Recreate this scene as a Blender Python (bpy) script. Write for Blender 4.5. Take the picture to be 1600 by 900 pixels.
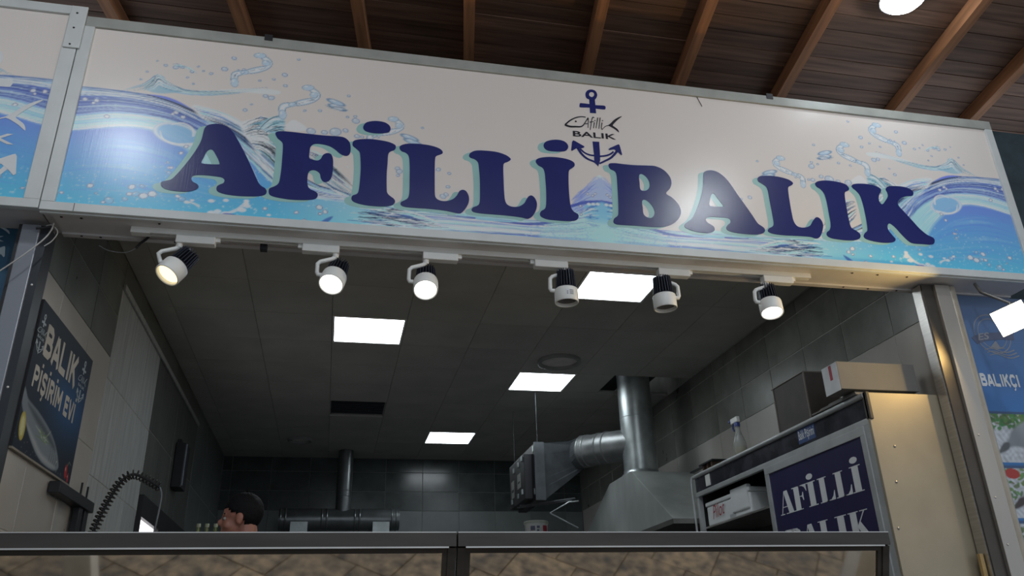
import bpy, bmesh, math, random
import numpy as np
from mathutils import Vector, Matrix

for o in list(bpy.data.objects):
    bpy.data.objects.remove(o, do_unlink=True)
SC = bpy.context.scene
COL = SC.collection
PI = math.pi

# ------------------------------------------------------------------ camera
cam_d = bpy.data.cameras.new('camera')
cam = bpy.data.objects.new('camera', cam_d)
COL.objects.link(cam)
SC.camera = cam
cam_d.sensor_width = 36.0
cam_d.lens = 36.0 * 1267.5 / 1600.0
cam_d.clip_start = 0.05
pitch, yaw, roll = 0.420943, 0.221650, -0.030791
fw = Vector((math.sin(yaw) * math.cos(pitch), math.cos(yaw) * math.cos(pitch), math.sin(pitch)))
rt = Vector((math.cos(yaw), -math.sin(yaw), 0))
up = rt.cross(fw)
r2 = rt * math.cos(roll) + up * math.sin(roll)
u2 = up * math.cos(roll) - rt * math.sin(roll)
cam.matrix_world = Matrix(((r2.x, u2.x, -fw.x, 0), (r2.y, u2.y, -fw.y, 0), (r2.z, u2.z, -fw.z, 1.5), (0, 0, 0, 1)))

# ------------------------------------------------------------------ world and view
world = bpy.data.worlds.new('world')
SC.world = world
world.use_nodes = True
bg = world.node_tree.nodes['Background']
bg.inputs[0].default_value = (0.78, 0.88, 1.0, 1)
bg.inputs[1].default_value = 0.68
vs = SC.view_settings
vs.view_transform = 'Standard'
vs.look = 'None'
vs.exposure = 0.0
vs.gamma = 1.0
vs.use_curve_mapping = False

# lamp strengths (watts / emission), used by the lamp builders below
PANEL_EMIT = 9.5
MARKET_LAMP_W = 10.0
FLOOD_W = 18.0
SPOT_W = 5.0

# ------------------------------------------------------------------ helpers
def s2l(c):
    c = np.asarray(c, dtype=np.float64) / 255.0
    return np.where(c <= 0.04045, c / 12.92, ((c + 0.055) / 1.055) ** 2.4)

MATS = {}
def mat(name, rgb, rough=0.5, metal=0.0, var=0.12, scale=8.0, bump=0.0, bscale=40.0, stretch=(1, 1, 1),
        spec=0.5, emit=None, estr=0.0, trans=0.0, alpha=1.0, rvar=0.0, aniso=0.0, coat=0.0):
    """procedural principled material: rgb linear, noise-varied colour and roughness, optional bump"""
    if name in MATS:
        return MATS[name]
    m = bpy.data.materials.new(name)
    m.use_nodes = True
    nt = m.node_tree
    b = nt.nodes['Principled BSDF']
    b.inputs['Roughness'].default_value = rough
    b.inputs['Metallic'].default_value = metal
    b.inputs['Specular IOR Level'].default_value = spec
    b.inputs['Transmission Weight'].default_value = trans
    b.inputs['Alpha'].default_value = alpha
    b.inputs['Coat Weight'].default_value = coat
    tc = nt.nodes.new('ShaderNodeTexCoord')
    mp = nt.nodes.new('ShaderNodeMapping')
    mp.inputs['Scale'].default_value = stretch
    nt.links.new(tc.outputs['Object'], mp.inputs['Vector'])
    nz = nt.nodes.new('ShaderNodeTexNoise')
    nz.inputs['Scale'].default_value = scale
    nz.inputs['Detail'].default_value = 5.0
    nt.links.new(mp.outputs['Vector'], nz.inputs['Vector'])
    cr = nt.nodes.new('ShaderNodeValToRGB')
    cr.color_ramp.elements[0].position = 0.3
    cr.color_ramp.elements[1].position = 0.7
    a = [max(0.0, c * (1 - var)) for c in rgb]
    z = [min(1.0, c * (1 + var)) for c in rgb]
    cr.color_ramp.elements[0].color = (*a, 1)
    cr.color_ramp.elements[1].color = (*z, 1)
    nt.links.new(nz.outputs['Fac'], cr.inputs['Fac'])
    nt.links.new(cr.outputs['Color'], b.inputs['Base Color'])
    if rvar > 0:
        mr = nt.nodes.new('ShaderNodeMapRange')
        mr.inputs['To Min'].default_value = max(0.02, rough - rvar)
        mr.inputs['To Max'].default_value = min(1, rough + rvar)
        nt.links.new(nz.outputs['Fac'], mr.inputs['Value'])
        nt.links.new(mr.outputs['Result'], b.inputs['Roughness'])
    if bump > 0:
        n2 = nt.nodes.new('ShaderNodeTexNoise')
        n2.inputs['Scale'].default_value = bscale
        n2.inputs['Detail'].default_value = 4.0
        nt.links.new(mp.outputs['Vector'], n2.inputs['Vector'])
        bp = nt.nodes.new('ShaderNodeBump')
        bp.inputs['Strength'].default_value = bump
        bp.inputs['Distance'].default_value = 0.01
        nt.links.new(n2.outputs['Fac'], bp.inputs['Height'])
        nt.links.new(bp.outputs['Normal'], b.inputs['Normal'])
    if emit is not None:
        b.inputs['Emission Color'].default_value = (*emit, 1)
        b.inputs['Emission Strength'].default_value = estr
    MATS[name] = m
    return m

def print_mat(name, rough=0.4, grain=0.0, spec=0.5):
    """flat print: colour from the mesh's own print colours, with a fine vertical film grain"""
    if name in MATS:
        return MATS[name]
    m = bpy.data.materials.new(name)
    m.use_nodes = True
    nt = m.node_tree
    b = nt.nodes['Principled BSDF']
    at = nt.nodes.new('ShaderNodeVertexColor')
    at.layer_name = 'print'
    nt.links.new(at.outputs['Color'], b.inputs['Base Color'])
    b.inputs['Roughness'].default_value = rough
    b.inputs['Specular IOR Level'].default_value = spec
    if grain > 0:
        add_grain(nt, b, grain)
    MATS[name] = m
    return m

def add_grain(nt, b, grain):
    tc = nt.nodes.new('ShaderNodeTexCoord')
    mp = nt.nodes.new('ShaderNodeMapping')
    mp.inputs['Scale'].default_value = (90, 1, 3)
    nz = nt.nodes.new('ShaderNodeTexNoise')
    nz.inputs['Scale'].default_value = 2.0
    bp = nt.nodes.new('ShaderNodeBump')
    bp.inputs['Strength'].default_value = grain
    bp.inputs['Distance'].default_value = 0.002
    nt.links.new(tc.outputs['Object'], mp.inputs['Vector'])
    nt.links.new(mp.outputs['Vector'], nz.inputs['Vector'])
    nt.links.new(nz.outputs['Fac'], bp.inputs['Height'])
    nt.links.new(bp.outputs['Normal'], b.inputs['Normal'])

def emat(name, rgb, strength):
    if name in MATS:
        return MATS[name]
    m = bpy.data.materials.new(name)
    m.use_nodes = True
    nt = m.node_tree
    nt.nodes.remove(nt.nodes['Principled BSDF'])
    e = nt.nodes.new('ShaderNodeEmission')
    e.inputs[0].default_value = (*rgb, 1)
    e.inputs[1].default_value = strength
    nt.links.new(e.outputs[0], nt.nodes['Material Output'].inputs[0])
    MATS[name] = m
    return m

ORG = {}
def _reg(o, org):
    ORG[o] = Vector(org)
    return o

def tag(o, label=None, cat=None, group=None, kind=None):
    if label: o['label'] = label
    if cat: o['category'] = cat
    if group: o['group'] = group
    if kind: o['kind'] = kind
    return o

def thing(name, loc, label, cat, group=None, kind=None):
    o = bpy.data.objects.new(name, None)
    o.empty_display_size = 0.1
    COL.objects.link(o)
    o.location = loc
    tag(o, label, cat, group, kind)
    return _reg(o, loc)

class MB:
    """collects shapes in world coordinates and links them as one mesh object"""
    def __init__(s):
        s.v = []; s.f = []; s.smooth = []
    def add(s, vs, fs, smooth=False):
        n = len(s.v)
        s.v += [tuple(v) for v in vs]
        s.f += [tuple(i + n for i in f) for f in fs]
        s.smooth += [smooth] * len(fs)
        return s
    def box(s, x0, x1, y0, y1, z0, z1, R=None, c=None):
        vs = [Vector((x, y, z)) for x in (x0, x1) for y in (y0, y1) for z in (z0, z1)]
        if R is not None:
            c = Vector(c) if c is not None else Vector(((x0 + x1) / 2, (y0 + y1) / 2, (z0 + z1) / 2))
            vs = [c + R @ (v - c) for v in vs]
        return s.add(vs, [(0, 1, 3, 2), (4, 6, 7, 5), (0, 4, 5, 1), (2, 3, 7, 6), (0, 2, 6, 4), (1, 5, 7, 3)])
    def hexa(s, b, t):
        """b, t: four bottom and four top corners in matching order"""
        return s.add(list(b) + list(t), [(3, 2, 1, 0), (4, 5, 6, 7), (0, 1, 5, 4), (1, 2, 6, 5), (2, 3, 7, 6), (3, 0, 4, 7)])
    def tube(s, pts, r, n=10, caps=True, smooth=True):
        pts = [Vector(p) for p in pts]
        rs = r if isinstance(r, (list, tuple)) else [r] * len(pts)
        rings = []; prev = None
        for i, p in enumerate(pts):
            if i == 0: t = pts[1] - pts[0]
            elif i == len(pts) - 1: t = pts[-1] - pts[-2]
            else: t = (pts[i + 1] - p).normalized() + (p - pts[i - 1]).normalized()
            t = t.normalized()
            if prev is None:
                a = Vector((0, 0, 1)) if abs(t.z) < 0.9 else Vector((1, 0, 0))
                u = t.cross(a).normalized()
            else:
                u = (prev - t * prev.dot(t)).normalized()
            prev = u
            w = t.cross(u)
            rings.append([p + (u * math.cos(2 * PI * k / n) + w * math.sin(2 * PI * k / n)) * rs[i] for k in range(n)])
        vs = [v for rg in rings for v in rg]
        fs = []
        for i in range(len(pts) - 1):
            for k in range(n):
                a = i * n + k; b2 = i * n + (k + 1) % n
                fs.append((a, b2, b2 + n, a + n))
        s.add(vs, fs, smooth)
        if caps:
            s.add(rings[0], [tuple(range(n - 1, -1, -1))])
            s.add(rings[-1], [tuple(range(n))])
        return s
    def lathe(s, prof, n=20, base=(0, 0, 0), axis=(0, 0, 1), smooth=True, close=False):
        """prof: (radius, height) pairs along axis from base"""
        ax = Vector(axis).normalized()
        a = Vector((0, 0, 1)) if abs(ax.z) < 0.9 else Vector((1, 0, 0))
        u = ax.cross(a).normalized(); w = ax.cross(u)
        B = Vector(base)
        vs = [B + ax * h + (u * math.cos(2 * PI * k / n) + w * math.sin(2 * PI * k / n)) * r for r, h in prof for k in range(n)]
        fs = []
        m = len(prof)
        for i in range(m if close else m - 1):
            j = (i + 1) % m
            for k in range(n):
                fs.append((i * n + k, i * n + (k + 1) % n, j * n + (k + 1) % n, j * n + k))
        return s.add(vs, fs, smooth)
    def prism(s, loops, mp, d0, d1):
        """2D loops (outer + holes) filled and given thickness; mp(a, b, d) -> 3D point"""
        bm = bmesh.new()
        es = []
        for lp in loops:
            vv = [bm.verts.new((p[0], p[1], 0)) for p in lp]
            for i in range(len(vv)):
                es.append(bm.edges.new((vv[i], vv[(i + 1) % len(vv)])))
        bmesh.ops.triangle_fill(bm, edges=es, use_beauty=True, use_dissolve=False)
        bm.verts.index_update()
        P = [(v.co.x, v.co.y) for v in bm.verts]
        n = len(P)
        vs = [mp(a, b, d0) for a, b in P] + [mp(a, b, d1) for a, b in P]
        fs = []
        for f in bm.faces:
            ix = [v.index for v in f.verts]
            fs.append(tuple(i + n for i in ix)); fs.append(tuple(reversed(ix)))
        k = 0
        for lp in loops:
            m = len(lp)
            for i in range(m):
                a, b = k + i, k + (i + 1) % m
                fs.append((a, b, b + n, a + n))
            k += m
        bm.free()
        return s.add(vs, fs)
    def build(s, name, m, parent=None, bevel=0.0, recalc=True, kind=None, origin=None):
        org = ORG[parent] if parent is not None else Vector(origin if origin is not None else (0, 0, 0))
        me = bpy.data.meshes.new(name)
        me.from_pydata([tuple(Vector(v) - org) for v in s.v], [], s.f)
        me.polygons.foreach_set('use_smooth', s.smooth)
        if recalc:
            bm = bmesh.new(); bm.from_mesh(me)
            bmesh.ops.recalc_face_normals(bm, faces=bm.faces)
            bm.to_mesh(me); bm.free()
        me.materials.append(m)
        o = bpy.data.objects.new(name, me)
        COL.objects.link(o)
        if parent is not None:
            o.parent = parent
        else:
            o.location = org
        if bevel > 0:
            bv = o.modifiers.new('bevel', 'BEVEL')
            bv.width = bevel; bv.segments = 2; bv.limit_method = 'ANGLE'
        if kind: o['kind'] = kind
        return _reg(o, org)

def bx(name, m, parent, x0, x1, y0, y1, z0, z1, bevel=0.0, **k):
    return MB().box(x0, x1, y0, y1, z0, z1).build(name, m, parent, bevel, **k)

def copy_piece(src, name, parent, loc, m=None):
    o = bpy.data.objects.new(name, src)
    COL.objects.link(o)
    o.parent = parent
    o.location = Vector(loc) - ORG[parent]
    if m is not None:
        o.material_slots[0].link = 'OBJECT'
        o.material_slots[0].material = m
    return o

def catmull(pts, n=5, closed=True):
    out = []
    m = len(pts)
    rng = range(m) if closed else range(m - 1)
    for i in rng:
        if closed:
            p0, p1, p2, p3 = pts[i - 1], pts[i], pts[(i + 1) % m], pts[(i + 2) % m]
        else:
            p0, p1, p2, p3 = pts[max(i - 1, 0)], pts[i], pts[i + 1], pts[min(i + 2, m - 1)]
        for k in range(n):
            t = k / n
            out.append(tuple(0.5 * (2 * p1[j] + (p2[j] - p0[j]) * t + (2 * p0[j] - 5 * p1[j] + 4 * p2[j] - p3[j]) * t * t
                                    + (3 * p1[j] - p0[j] - 3 * p2[j] + p3[j]) * t ** 3) for j in range(len(p1))))
    if not closed:
        out.append(tuple(pts[-1]))
    return out

def ribbon(pts, w, w1=None):
    """2D stroke outline of a polyline, tapering from w to w1"""
    w1 = w if w1 is None else w1
    L = []; Rr = []
    n = len(pts)
    for i, p in enumerate(pts):
        a = pts[max(i - 1, 0)]; b = pts[min(i + 1, n - 1)]
        dx, dy = b[0] - a[0], b[1] - a[1]
        l = math.hypot(dx, dy) or 1
        ww = (w + (w1 - w) * i / (n - 1)) / 2
        L.append((p[0] - dy / l * ww, p[1] + dx / l * ww)); Rr.append((p[0] + dy / l * ww, p[1] - dx / l * ww))
    return L + Rr[::-1]

def text_tris(s, bold=0.0, shear=0.0):
    """flat triangles of a word in the built-in font, normalised to a unit box"""
    cu = bpy.data.curves.new('txt', 'FONT')
    cu.body = s
    cu.offset = bold
    cu.shear = shear
    cu.resolution_u = 3
    ob = bpy.data.objects.new('txt', cu)
    COL.objects.link(ob)
    dg = bpy.context.evaluated_depsgraph_get()
    me = ob.evaluated_get(dg).to_mesh()
    V = [(v.co.x, v.co.y) for v in me.vertices]
    F = [tuple(p.vertices) for p in me.polygons]
    ob.evaluated_get(dg).to_mesh_clear()
    bpy.data.objects.remove(ob); bpy.data.curves.remove(cu)
    xs = [v[0] for v in V]; ys = [v[1] for v in V]
    x0, x1, y0, y1 = min(xs), max(xs), min(ys), max(ys)
    return [((x - x0) / (x1 - x0), (y - y0) / (y1 - y0)) for x, y in V], F

def text_mb(s, mp, bold=0.0, shear=0.0, mb=None):
    """lettering laid on a surface; mp(u, v) -> 3D"""
    V, F = text_tris(s, bold, shear)
    mb = mb or MB()
    return mb.add([mp(u, v) for u, v in V], F)

BLOCK = {  # heavy sans letters as strokes in a unit cell (x 0..1, y 0..1)
 'B': [[(.12, 0), (.12, 1)], [(.12, .90), (.62, .90), (.80, .78), (.80, .66), (.62, .54), (.12, .54)], [(.12, .10), (.66, .10), (.86, .22), (.86, .40), (.62, .54)]],
 'A': [[(.08, 0), (.46, .94)], [(.54, .94), (.92, 0)], [(.24, .30), (.76, .30)]],
 'L': [[(.14, 0), (.14, 1)], [(.14, .10), (.92, .10)]],
 'I': [[(.5, 0), (.5, 1)]],
 'K': [[(.12, 0), (.12, 1)], [(.16, .42), (.86, 1)], [(.36, .58), (.90, 0)]],
 'P': [[(.12, 0), (.12, 1)], [(.12, .90), (.66, .90), (.86, .78), (.86, .58), (.66, .46), (.12, .46)]],
 'S': [[(.90, .80), (.72, .91), (.32, .91), (.13, .78), (.13, .64), (.30, .53), (.70, .47), (.87, .36), (.87, .22), (.68, .09), (.28, .09), (.08, .22)]],
 'R': [[(.12, 0), (.12, 1)], [(.12, .90), (.66, .90), (.86, .78), (.86, .60), (.66, .48), (.12, .48)], [(.50, .46), (.88, 0)]],
 'M': [[(.10, 0), (.10, 1)], [(.90, 0), (.90, 1)], [(.12, .96), (.5, .30)], [(.88, .96), (.5, .30)]],
 'E': [[(.14, 0), (.14, 1)], [(.14, .90), (.90, .90)], [(.14, .52), (.80, .52)], [(.14, .10), (.90, .10)]],
 'V': [[(.08, 1), (.48, .05)], [(.52, .05), (.92, 1)]],
 'C': [[(.90, .74), (.74, .90), (.34, .90), (.13, .72), (.13, .28), (.34, .10), (.74, .10), (.90, .26)]],
}
def block_letters(word, mp, m, parent, wt=0.25, gap=0.10):
    """one mesh per letter; mp(u, v, lift) lays the word's unit box on a surface"""
    wd = [0.42 if c in 'Iİ' else (0.5 if c == ' ' else (1.25 if c == 'M' else 1.0)) for c in word]
    tot = sum(wd) + gap * (len(word) - 1)
    x = 0.0
    for c, w in zip(word, wd):
        if c != ' ':
            base = {'İ': 'I', 'Ş': 'S', 'Ç': 'C'}.get(c, c)
            mb = MB()
            st = [([(p[0], p[1]) for p in l], wt) for l in BLOCK[base]]
            if c == 'İ': st.append(([(.5, 1.13), (.5, 1.30)], wt))
            if c in 'ŞÇ': st.append(([(.5, -.02), (.58, -.12), (.5, -.24), (.34, -.24)], wt * .5))
            for k, (l, t) in enumerate(st):
                pts = [((x + (p[0] if base != 'I' else p[0] * .42 if False else p[0]) * w) / tot, p[1]) for p in l]
                # stroke thickness is a share of the letter height, kept equal across
                q = [(a * tot, b) for a, b in pts]
                n_ = len(q)
                ext = [q[0]] + q[1:]
                rb = ribbon(q, t if base != 'I' else t * 1.05)
                mb.prism([[(a / tot, b) for a, b in rb]], lambda a, b, d: mp(a, b, d), 0.0003 * k, 0.0003 * k + 0.0008)
            mb.build('letter', m, parent)
        x += w + gap

# ------------------------------------------------------------------ print canvas (colours for printed artwork)
class Canvas:
    def __init__(s, x0, x1, z0, z1, nx, nz, base):
        s.x = np.linspace(x0, x1, nx); s.z = np.linspace(z0, z1, nz)
        s.X, s.Z = np.meshgrid(s.x, s.z)
        s.C = np.empty((nz, nx, 3)); s.C[:] = base
    def win(s, xa, xb, za, zb):
        i0, i1 = np.searchsorted(s.x, [xa, xb]); j0, j1 = np.searchsorted(s.z, [za, zb])
        return slice(max(j0 - 1, 0), j1 + 1), slice(max(i0 - 1, 0), i1 + 1)
    def mix(s, sl, a, col):
        a = np.clip(a, 0, 1)[..., None]
        s.C[sl] = s.C[sl] * (1 - a) + np.asarray(col, float) * a
    def poly(s, pts, col, alpha=1.0, soft=0.004, smooth=True, col2=None):
        if smooth: pts = catmull(pts, 5)
        P = np.array(pts)
        sl = s.win(P[:, 0].min() - soft, P[:, 0].max() + soft, P[:, 1].min() - soft, P[:, 1].max() + soft)
        X, Z = s.X[sl], s.Z[sl]
        if X.size == 0: return
        ins = np.zeros(X.shape, bool); D = np.full(X.shape, 9.0)
        for i in range(len(P)):
            a, b = P[i], P[(i + 1) % len(P)]
            if (b[1] != a[1]):
                cr = ((a[1] > Z) != (b[1] > Z)) & (X < (b[0] - a[0]) * (Z - a[1]) / (b[1] - a[1]) + a[0])
                ins ^= cr
            d = b - a; L = d @ d + 1e-12
            t = np.clip(((X - a[0]) * d[0] + (Z - a[1]) * d[1]) / L, 0, 1)
            D = np.minimum(D, np.hypot(X - a[0] - t * d[0], Z - a[1] - t * d[1]))
        sd = np.where(ins, D, -D)
        A = np.clip(sd / soft * 0.5 + 0.5, 0, 1) * alpha
        c = np.asarray(col, float)
        if col2 is not None:
            t = np.clip((Z - P[:, 1].min()) / (np.ptp(P[:, 1]) + 1e-9), 0, 1)[..., None]
            c = c * (1 - t) + np.asarray(col2, float) * t
        s.mix(sl, A, c)
    def stroke(s, pts, w0, w1, col, alpha=1.0, soft=0.003):
        P = np.array(pts)
        w = max(w0, w1) + soft
        sl = s.win(P[:, 0].min() - w, P[:, 0].max() + w, P[:, 1].min() - w, P[:, 1].max() + w)
        X, Z = s.X[sl], s.Z[sl]
        if X.size == 0: return
        S = np.full(X.shape, -9.0); n = len(P) - 1
        for i in range(n):
            a, b = P[i], P[i + 1]
            d = b - a; L = d @ d + 1e-12
            t = np.clip(((X - a[0]) * d[0] + (Z - a[1]) * d[1]) / L, 0, 1)
            wd = (w0 + (w1 - w0) * (i + t) / n) / 2
            S = np.maximum(S, wd - np.hypot(X - a[0] - t * d[0], Z - a[1] - t * d[1]))
        s.mix(sl, np.clip(S / soft + 0.5, 0, 1) * alpha, col)
    def ell(s, x, z, rx, rz, col, alpha=1.0, rim=None, rimw=0.003, rot=0.0, hi=None):
        w = max(rx, rz) + rimw * 2 + 0.004
        sl = s.win(x - w, x + w, z - w, z + w)
        X, Z = s.X[sl] - x, s.Z[sl] - z
        if X.size == 0: return
        c, q = math.cos(rot), math.sin(rot)
        U, V = (X * c + Z * q) / rx, (-X * q + Z * c) / rz
        sd = (1 - np.hypot(U, V)) * min(rx, rz)
        s.mix(sl, np.clip(sd / 0.003 + 0.5, 0, 1) * alpha, col)
        if rim is not None:
            s.mix(sl, np.clip((rimw - np.abs(sd - rimw / 2)) / rimw, 0, 1) * 0.85, rim)
        if hi is not None:
            h = (1 - np.hypot(U + 0.3, V - 0.35) / 0.35)
            s.mix(sl, np.clip(h * 2, 0, 1) * 0.9, hi)
    def mesh(s, name, mp, m, parent):
        nz, nx = s.X.shape
        co = np.array([mp(x, z) for x, z in zip(s.X.ravel(), s.Z.ravel())]) if not hasattr(mp, 'vec') else mp(s.X.ravel(), s.Z.ravel())
        co = co - np.array(ORG[parent])
        idx = np.arange(nz * nx).reshape(nz, nx)
        q = np.stack([idx[:-1, :-1], idx[:-1, 1:], idx[1:, 1:], idx[1:, :-1]], -1).reshape(-1, 4)
        me = bpy.data.meshes.new(name)
        me.vertices.add(len(co)); me.vertices.foreach_set('co', co.ravel())
        me.loops.add(q.size); me.loops.foreach_set('vertex_index', q.ravel().astype(np.int32))
        me.polygons.add(len(q))
        me.polygons.foreach_set('loop_start', np.arange(0, q.size, 4, dtype=np.int32))
        me.polygons.foreach_set('loop_total', np.full(len(q), 4, dtype=np.int32))
        me.update(calc_edges=True)
        ca = me.color_attributes.new('print', 'FLOAT_COLOR', 'POINT')
        rgba = np.ones((nz * nx, 4)); rgba[:, :3] = np.clip(s.C.reshape(-1, 3), 0, 1)
        ca.data.foreach_set('color', rgba.ravel().astype(np.float32))
        me.materials.append(m)
        o = bpy.data.objects.new(name, me)
        COL.objects.link(o); o.parent = parent
        return _reg(o, ORG[parent])

# ------------------------------------------------------------------ materials
WHITE_ALU = mat('white_aluminium', (0.62, 0.64, 0.63), 0.35, 0.0, 0.05)
SOFFIT = mat('soffit_sheet', (0.60, 0.58, 0.58), 0.35, 0.0, 0.06)
STEEL = mat('brushed_steel', (0.52, 0.50, 0.47), 0.34, 0.85, 0.12, 6, stretch=(1, 1, 12), rvar=0.08)
COUNTER_STEEL = mat('worn_counter_steel', (0.062, 0.053, 0.046), 0.42, 0.45, 0.25, 5, stretch=(.4, 1, 3), rvar=0.1)
STEEL_D = mat('dull_steel', (0.30, 0.29, 0.275), 0.42, 0.8, 0.2, 5, rvar=0.1)
GALV = mat('galvanised_sheet', (0.46, 0.50, 0.50), 0.36, 0.75, 0.22, 7, bump=0.05, bscale=12, rvar=0.12)
GALV_D = mat('aged_galvanised_sheet', (0.12, 0.13, 0.14), 0.42, 0.6, 0.25, 7, rvar=0.12)
BLACK = mat('black_paint', (0.012, 0.013, 0.016), 0.45, 0, 0.3)
BLACK_P = mat('black_plastic', (0.02, 0.02, 0.024), 0.5, 0, 0.2)
DARKBLUE_METAL = mat('heat_sink_metal', (0.035, 0.04, 0.06), 0.4, 0.3, 0.15)
WHITE_P = mat('white_plastic', (0.80, 0.80, 0.77), 0.4, 0, 0.05)
FOAM = mat('white_foam', (0.70, 0.72, 0.72), 0.85, 0, 0.05, bump=0.25, bscale=160)
CARD = mat('white_carton', (0.17, 0.165, 0.158), 0.8, 0, 0.05)  # white card darkened in colour to offset the floodlight falling on it
RED = mat('red_ink', (0.35, 0.03, 0.05), 0.6, 0, 0.15)
NAVY = mat('navy_vinyl', (0.020, 0.028, 0.155), 0.26, 0, 0.04)
add_grain(NAVY.node_tree, NAVY.node_tree.nodes['Principled BSDF'], 0.12)
TEAL = mat('teal_vinyl', (0.36, 0.60, 0.57), 0.26, 0, 0.05)
add_grain(TEAL.node_tree, TEAL.node_tree.nodes['Principled BSDF'], 0.12)
INK = mat('black_vinyl', (0.012, 0.012, 0.02), 0.4, 0, 0.05)
WHITE_V = mat('white_vinyl', (0.72, 0.73, 0.74), 0.5, 0, 0.04)
PALE_V = mat('pale_vinyl', (0.36, 0.42, 0.46), 0.5, 0, 0.05)
CONC = mat('grey_concrete', (0.16, 0.16, 0.16), 0.9, 0, 0.25)
TEAL_WALL = mat('dark_teal_plaster', (0.035, 0.055, 0.065), 0.85, 0, 0.25)

# ================================================================== setting
XL, XR, YF, YB, ZF, ZC, ZP = -1.46, 3.50, 3.97, 11.40, 0.62, 4.00, 0.35

def vary(m, amt=0.25):
    """shift the noise and the brightness from piece to piece"""
    nt = m.node_tree
    oi = nt.nodes.new('ShaderNodeObjectInfo')
    mp = [n for n in nt.nodes if n.type == 'MAPPING'][0]
    ml = nt.nodes.new('ShaderNodeMath'); ml.operation = 'MULTIPLY'; ml.inputs[1].default_value = 37.0
    nt.links.new(oi.outputs['Random'], ml.inputs[0])
    nt.links.new(ml.outputs[0], mp.inputs['Location'])
    b = nt.nodes['Principled BSDF']
    src = b.inputs['Base Color'].links[0].from_socket
    hs = nt.nodes.new('ShaderNodeHueSaturation')
    mr = nt.nodes.new('ShaderNodeMapRange')
    mr.inputs['To Min'].default_value = 1 - amt; mr.inputs['To Max'].default_value = 1 + amt
    nt.links.new(oi.outputs['Random'], mr.inputs['Value'])
    nt.links.new(mr.outputs['Result'], hs.inputs['Value'])
    nt.links.new(src, hs.inputs['Color'])
    nt.links.new(hs.outputs['Color'], b.inputs['Base Color'])
    return m

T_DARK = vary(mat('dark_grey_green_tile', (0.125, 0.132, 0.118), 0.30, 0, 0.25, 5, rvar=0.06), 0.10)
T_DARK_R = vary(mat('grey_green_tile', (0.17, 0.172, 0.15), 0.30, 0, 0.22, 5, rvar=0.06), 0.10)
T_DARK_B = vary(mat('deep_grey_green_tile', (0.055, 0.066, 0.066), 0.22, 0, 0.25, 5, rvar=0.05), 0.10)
T_WHITE = vary(mat('warm_white_tile', (0.42, 0.395, 0.36), 0.30, 0, 0.06, 4, rvar=0.05), 0.05)
T_STREAK = vary(mat('streaked_light_grey_tile', (0.40, 0.415, 0.41), 0.35, 0, 0.22, 5, stretch=(1, 9, 0.5)), 0.08)
T_STREAKD = vary(mat('streaked_dark_grey_tile', (0.10, 0.105, 0.10), 0.4, 0, 0.45, 5, stretch=(1, 9, 0.5)), 0.08)
T_MID = vary(mat('mid_grey_tile', (0.15, 0.168, 0.168), 0.32, 0, 0.12, 4), 0.08)
GROUT = mat('tile_grout', (0.46, 0.46, 0.42), 0.9, 0, 0.15)
CEIL_T = vary(mat('grey_ceiling_tile', (0.40, 0.395, 0.365), 0.7, 0, 0.10, 3, bump=0.05, bscale=200), 0.05)
CEIL_B = mat('ceiling_void', (0.03, 0.03, 0.032), 0.9, 0, 0.2)
FLOOR = mat('shop_floor_tile', (0.14, 0.14, 0.14), 0.35, 0, 0.3)
PAVE = vary(mat('travertine_slab', (0.25, 0.185, 0.115), 0.40, 0, 0.8, 13, bump=0.4, bscale=30, rvar=0.22), 0.25)
PAVE_B = mat('pavement_bed', (0.13, 0.10, 0.065), 0.7, 0, 0.5, 6, bump=0.2)
WOOD_PL = vary(mat('roof_board_wood', (0.20, 0.115, 0.078), 0.62, 0, 0.4, 3, stretch=(0.6, 10, 6)), 0.22)
WOOD_R = vary(mat('rafter_wood', (0.46, 0.21, 0.10), 0.6, 0, 0.3, 3, stretch=(9, 0.6, 9)), 0.10)

def structure(o):
    o['kind'] = 'structure'
    return o

_TM = {}
def tile_field(wall, axis, plane, out, rects, th=0.004, gap=0.006, name='wall_tile'):
    """tiles proud of the wall by th; rects: (a0, a1, z0, z1, material)"""
    for a0, a1, z0, z1, m in rects:
        w, h = a1 - a0 - gap, z1 - z0 - gap
        if w < 0.01 or h < 0.01: continue
        key = (axis, round(w, 3), round(h, 3), out)
        if key not in _TM:
            mb = MB(); e = 0.002
            def P(a, d, z): return (d * out, a, z) if axis == 0 else (a, d * out, z)
            b = [P(-w/2, 0, -h/2), P(w/2, 0, -h/2), P(w/2, 0, h/2), P(-w/2, 0, h/2)]
            t = [P(-w/2+e, th, -h/2+e), P(w/2-e, th, -h/2+e), P(w/2-e, th, h/2-e), P(-w/2+e, th, h/2-e)]
            mb.hexa(b, t)
            me = bpy.data.meshes.new(name)
            me.from_pydata(mb.v, [], mb.f)
            bm = bmesh.new(); bm.from_mesh(me); bmesh.ops.recalc_face_normals(bm, faces=bm.faces); bm.to_mesh(me); bm.free()
            me.materials.append(T_WHITE)
            _TM[key] = me
        c = (plane, (a0 + a1) / 2, (z0 + z1) / 2) if axis == 0 else ((a0 + a1) / 2, plane, (z0 + z1) / 2)
        copy_piece(_TM[key], name, wall, c, m)

def grid(av, zv, m):
    return [(av[i], av[i + 1], zv[j], zv[j + 1], m) for i in range(len(av) - 1) for j in range(len(zv) - 1)]

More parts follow.
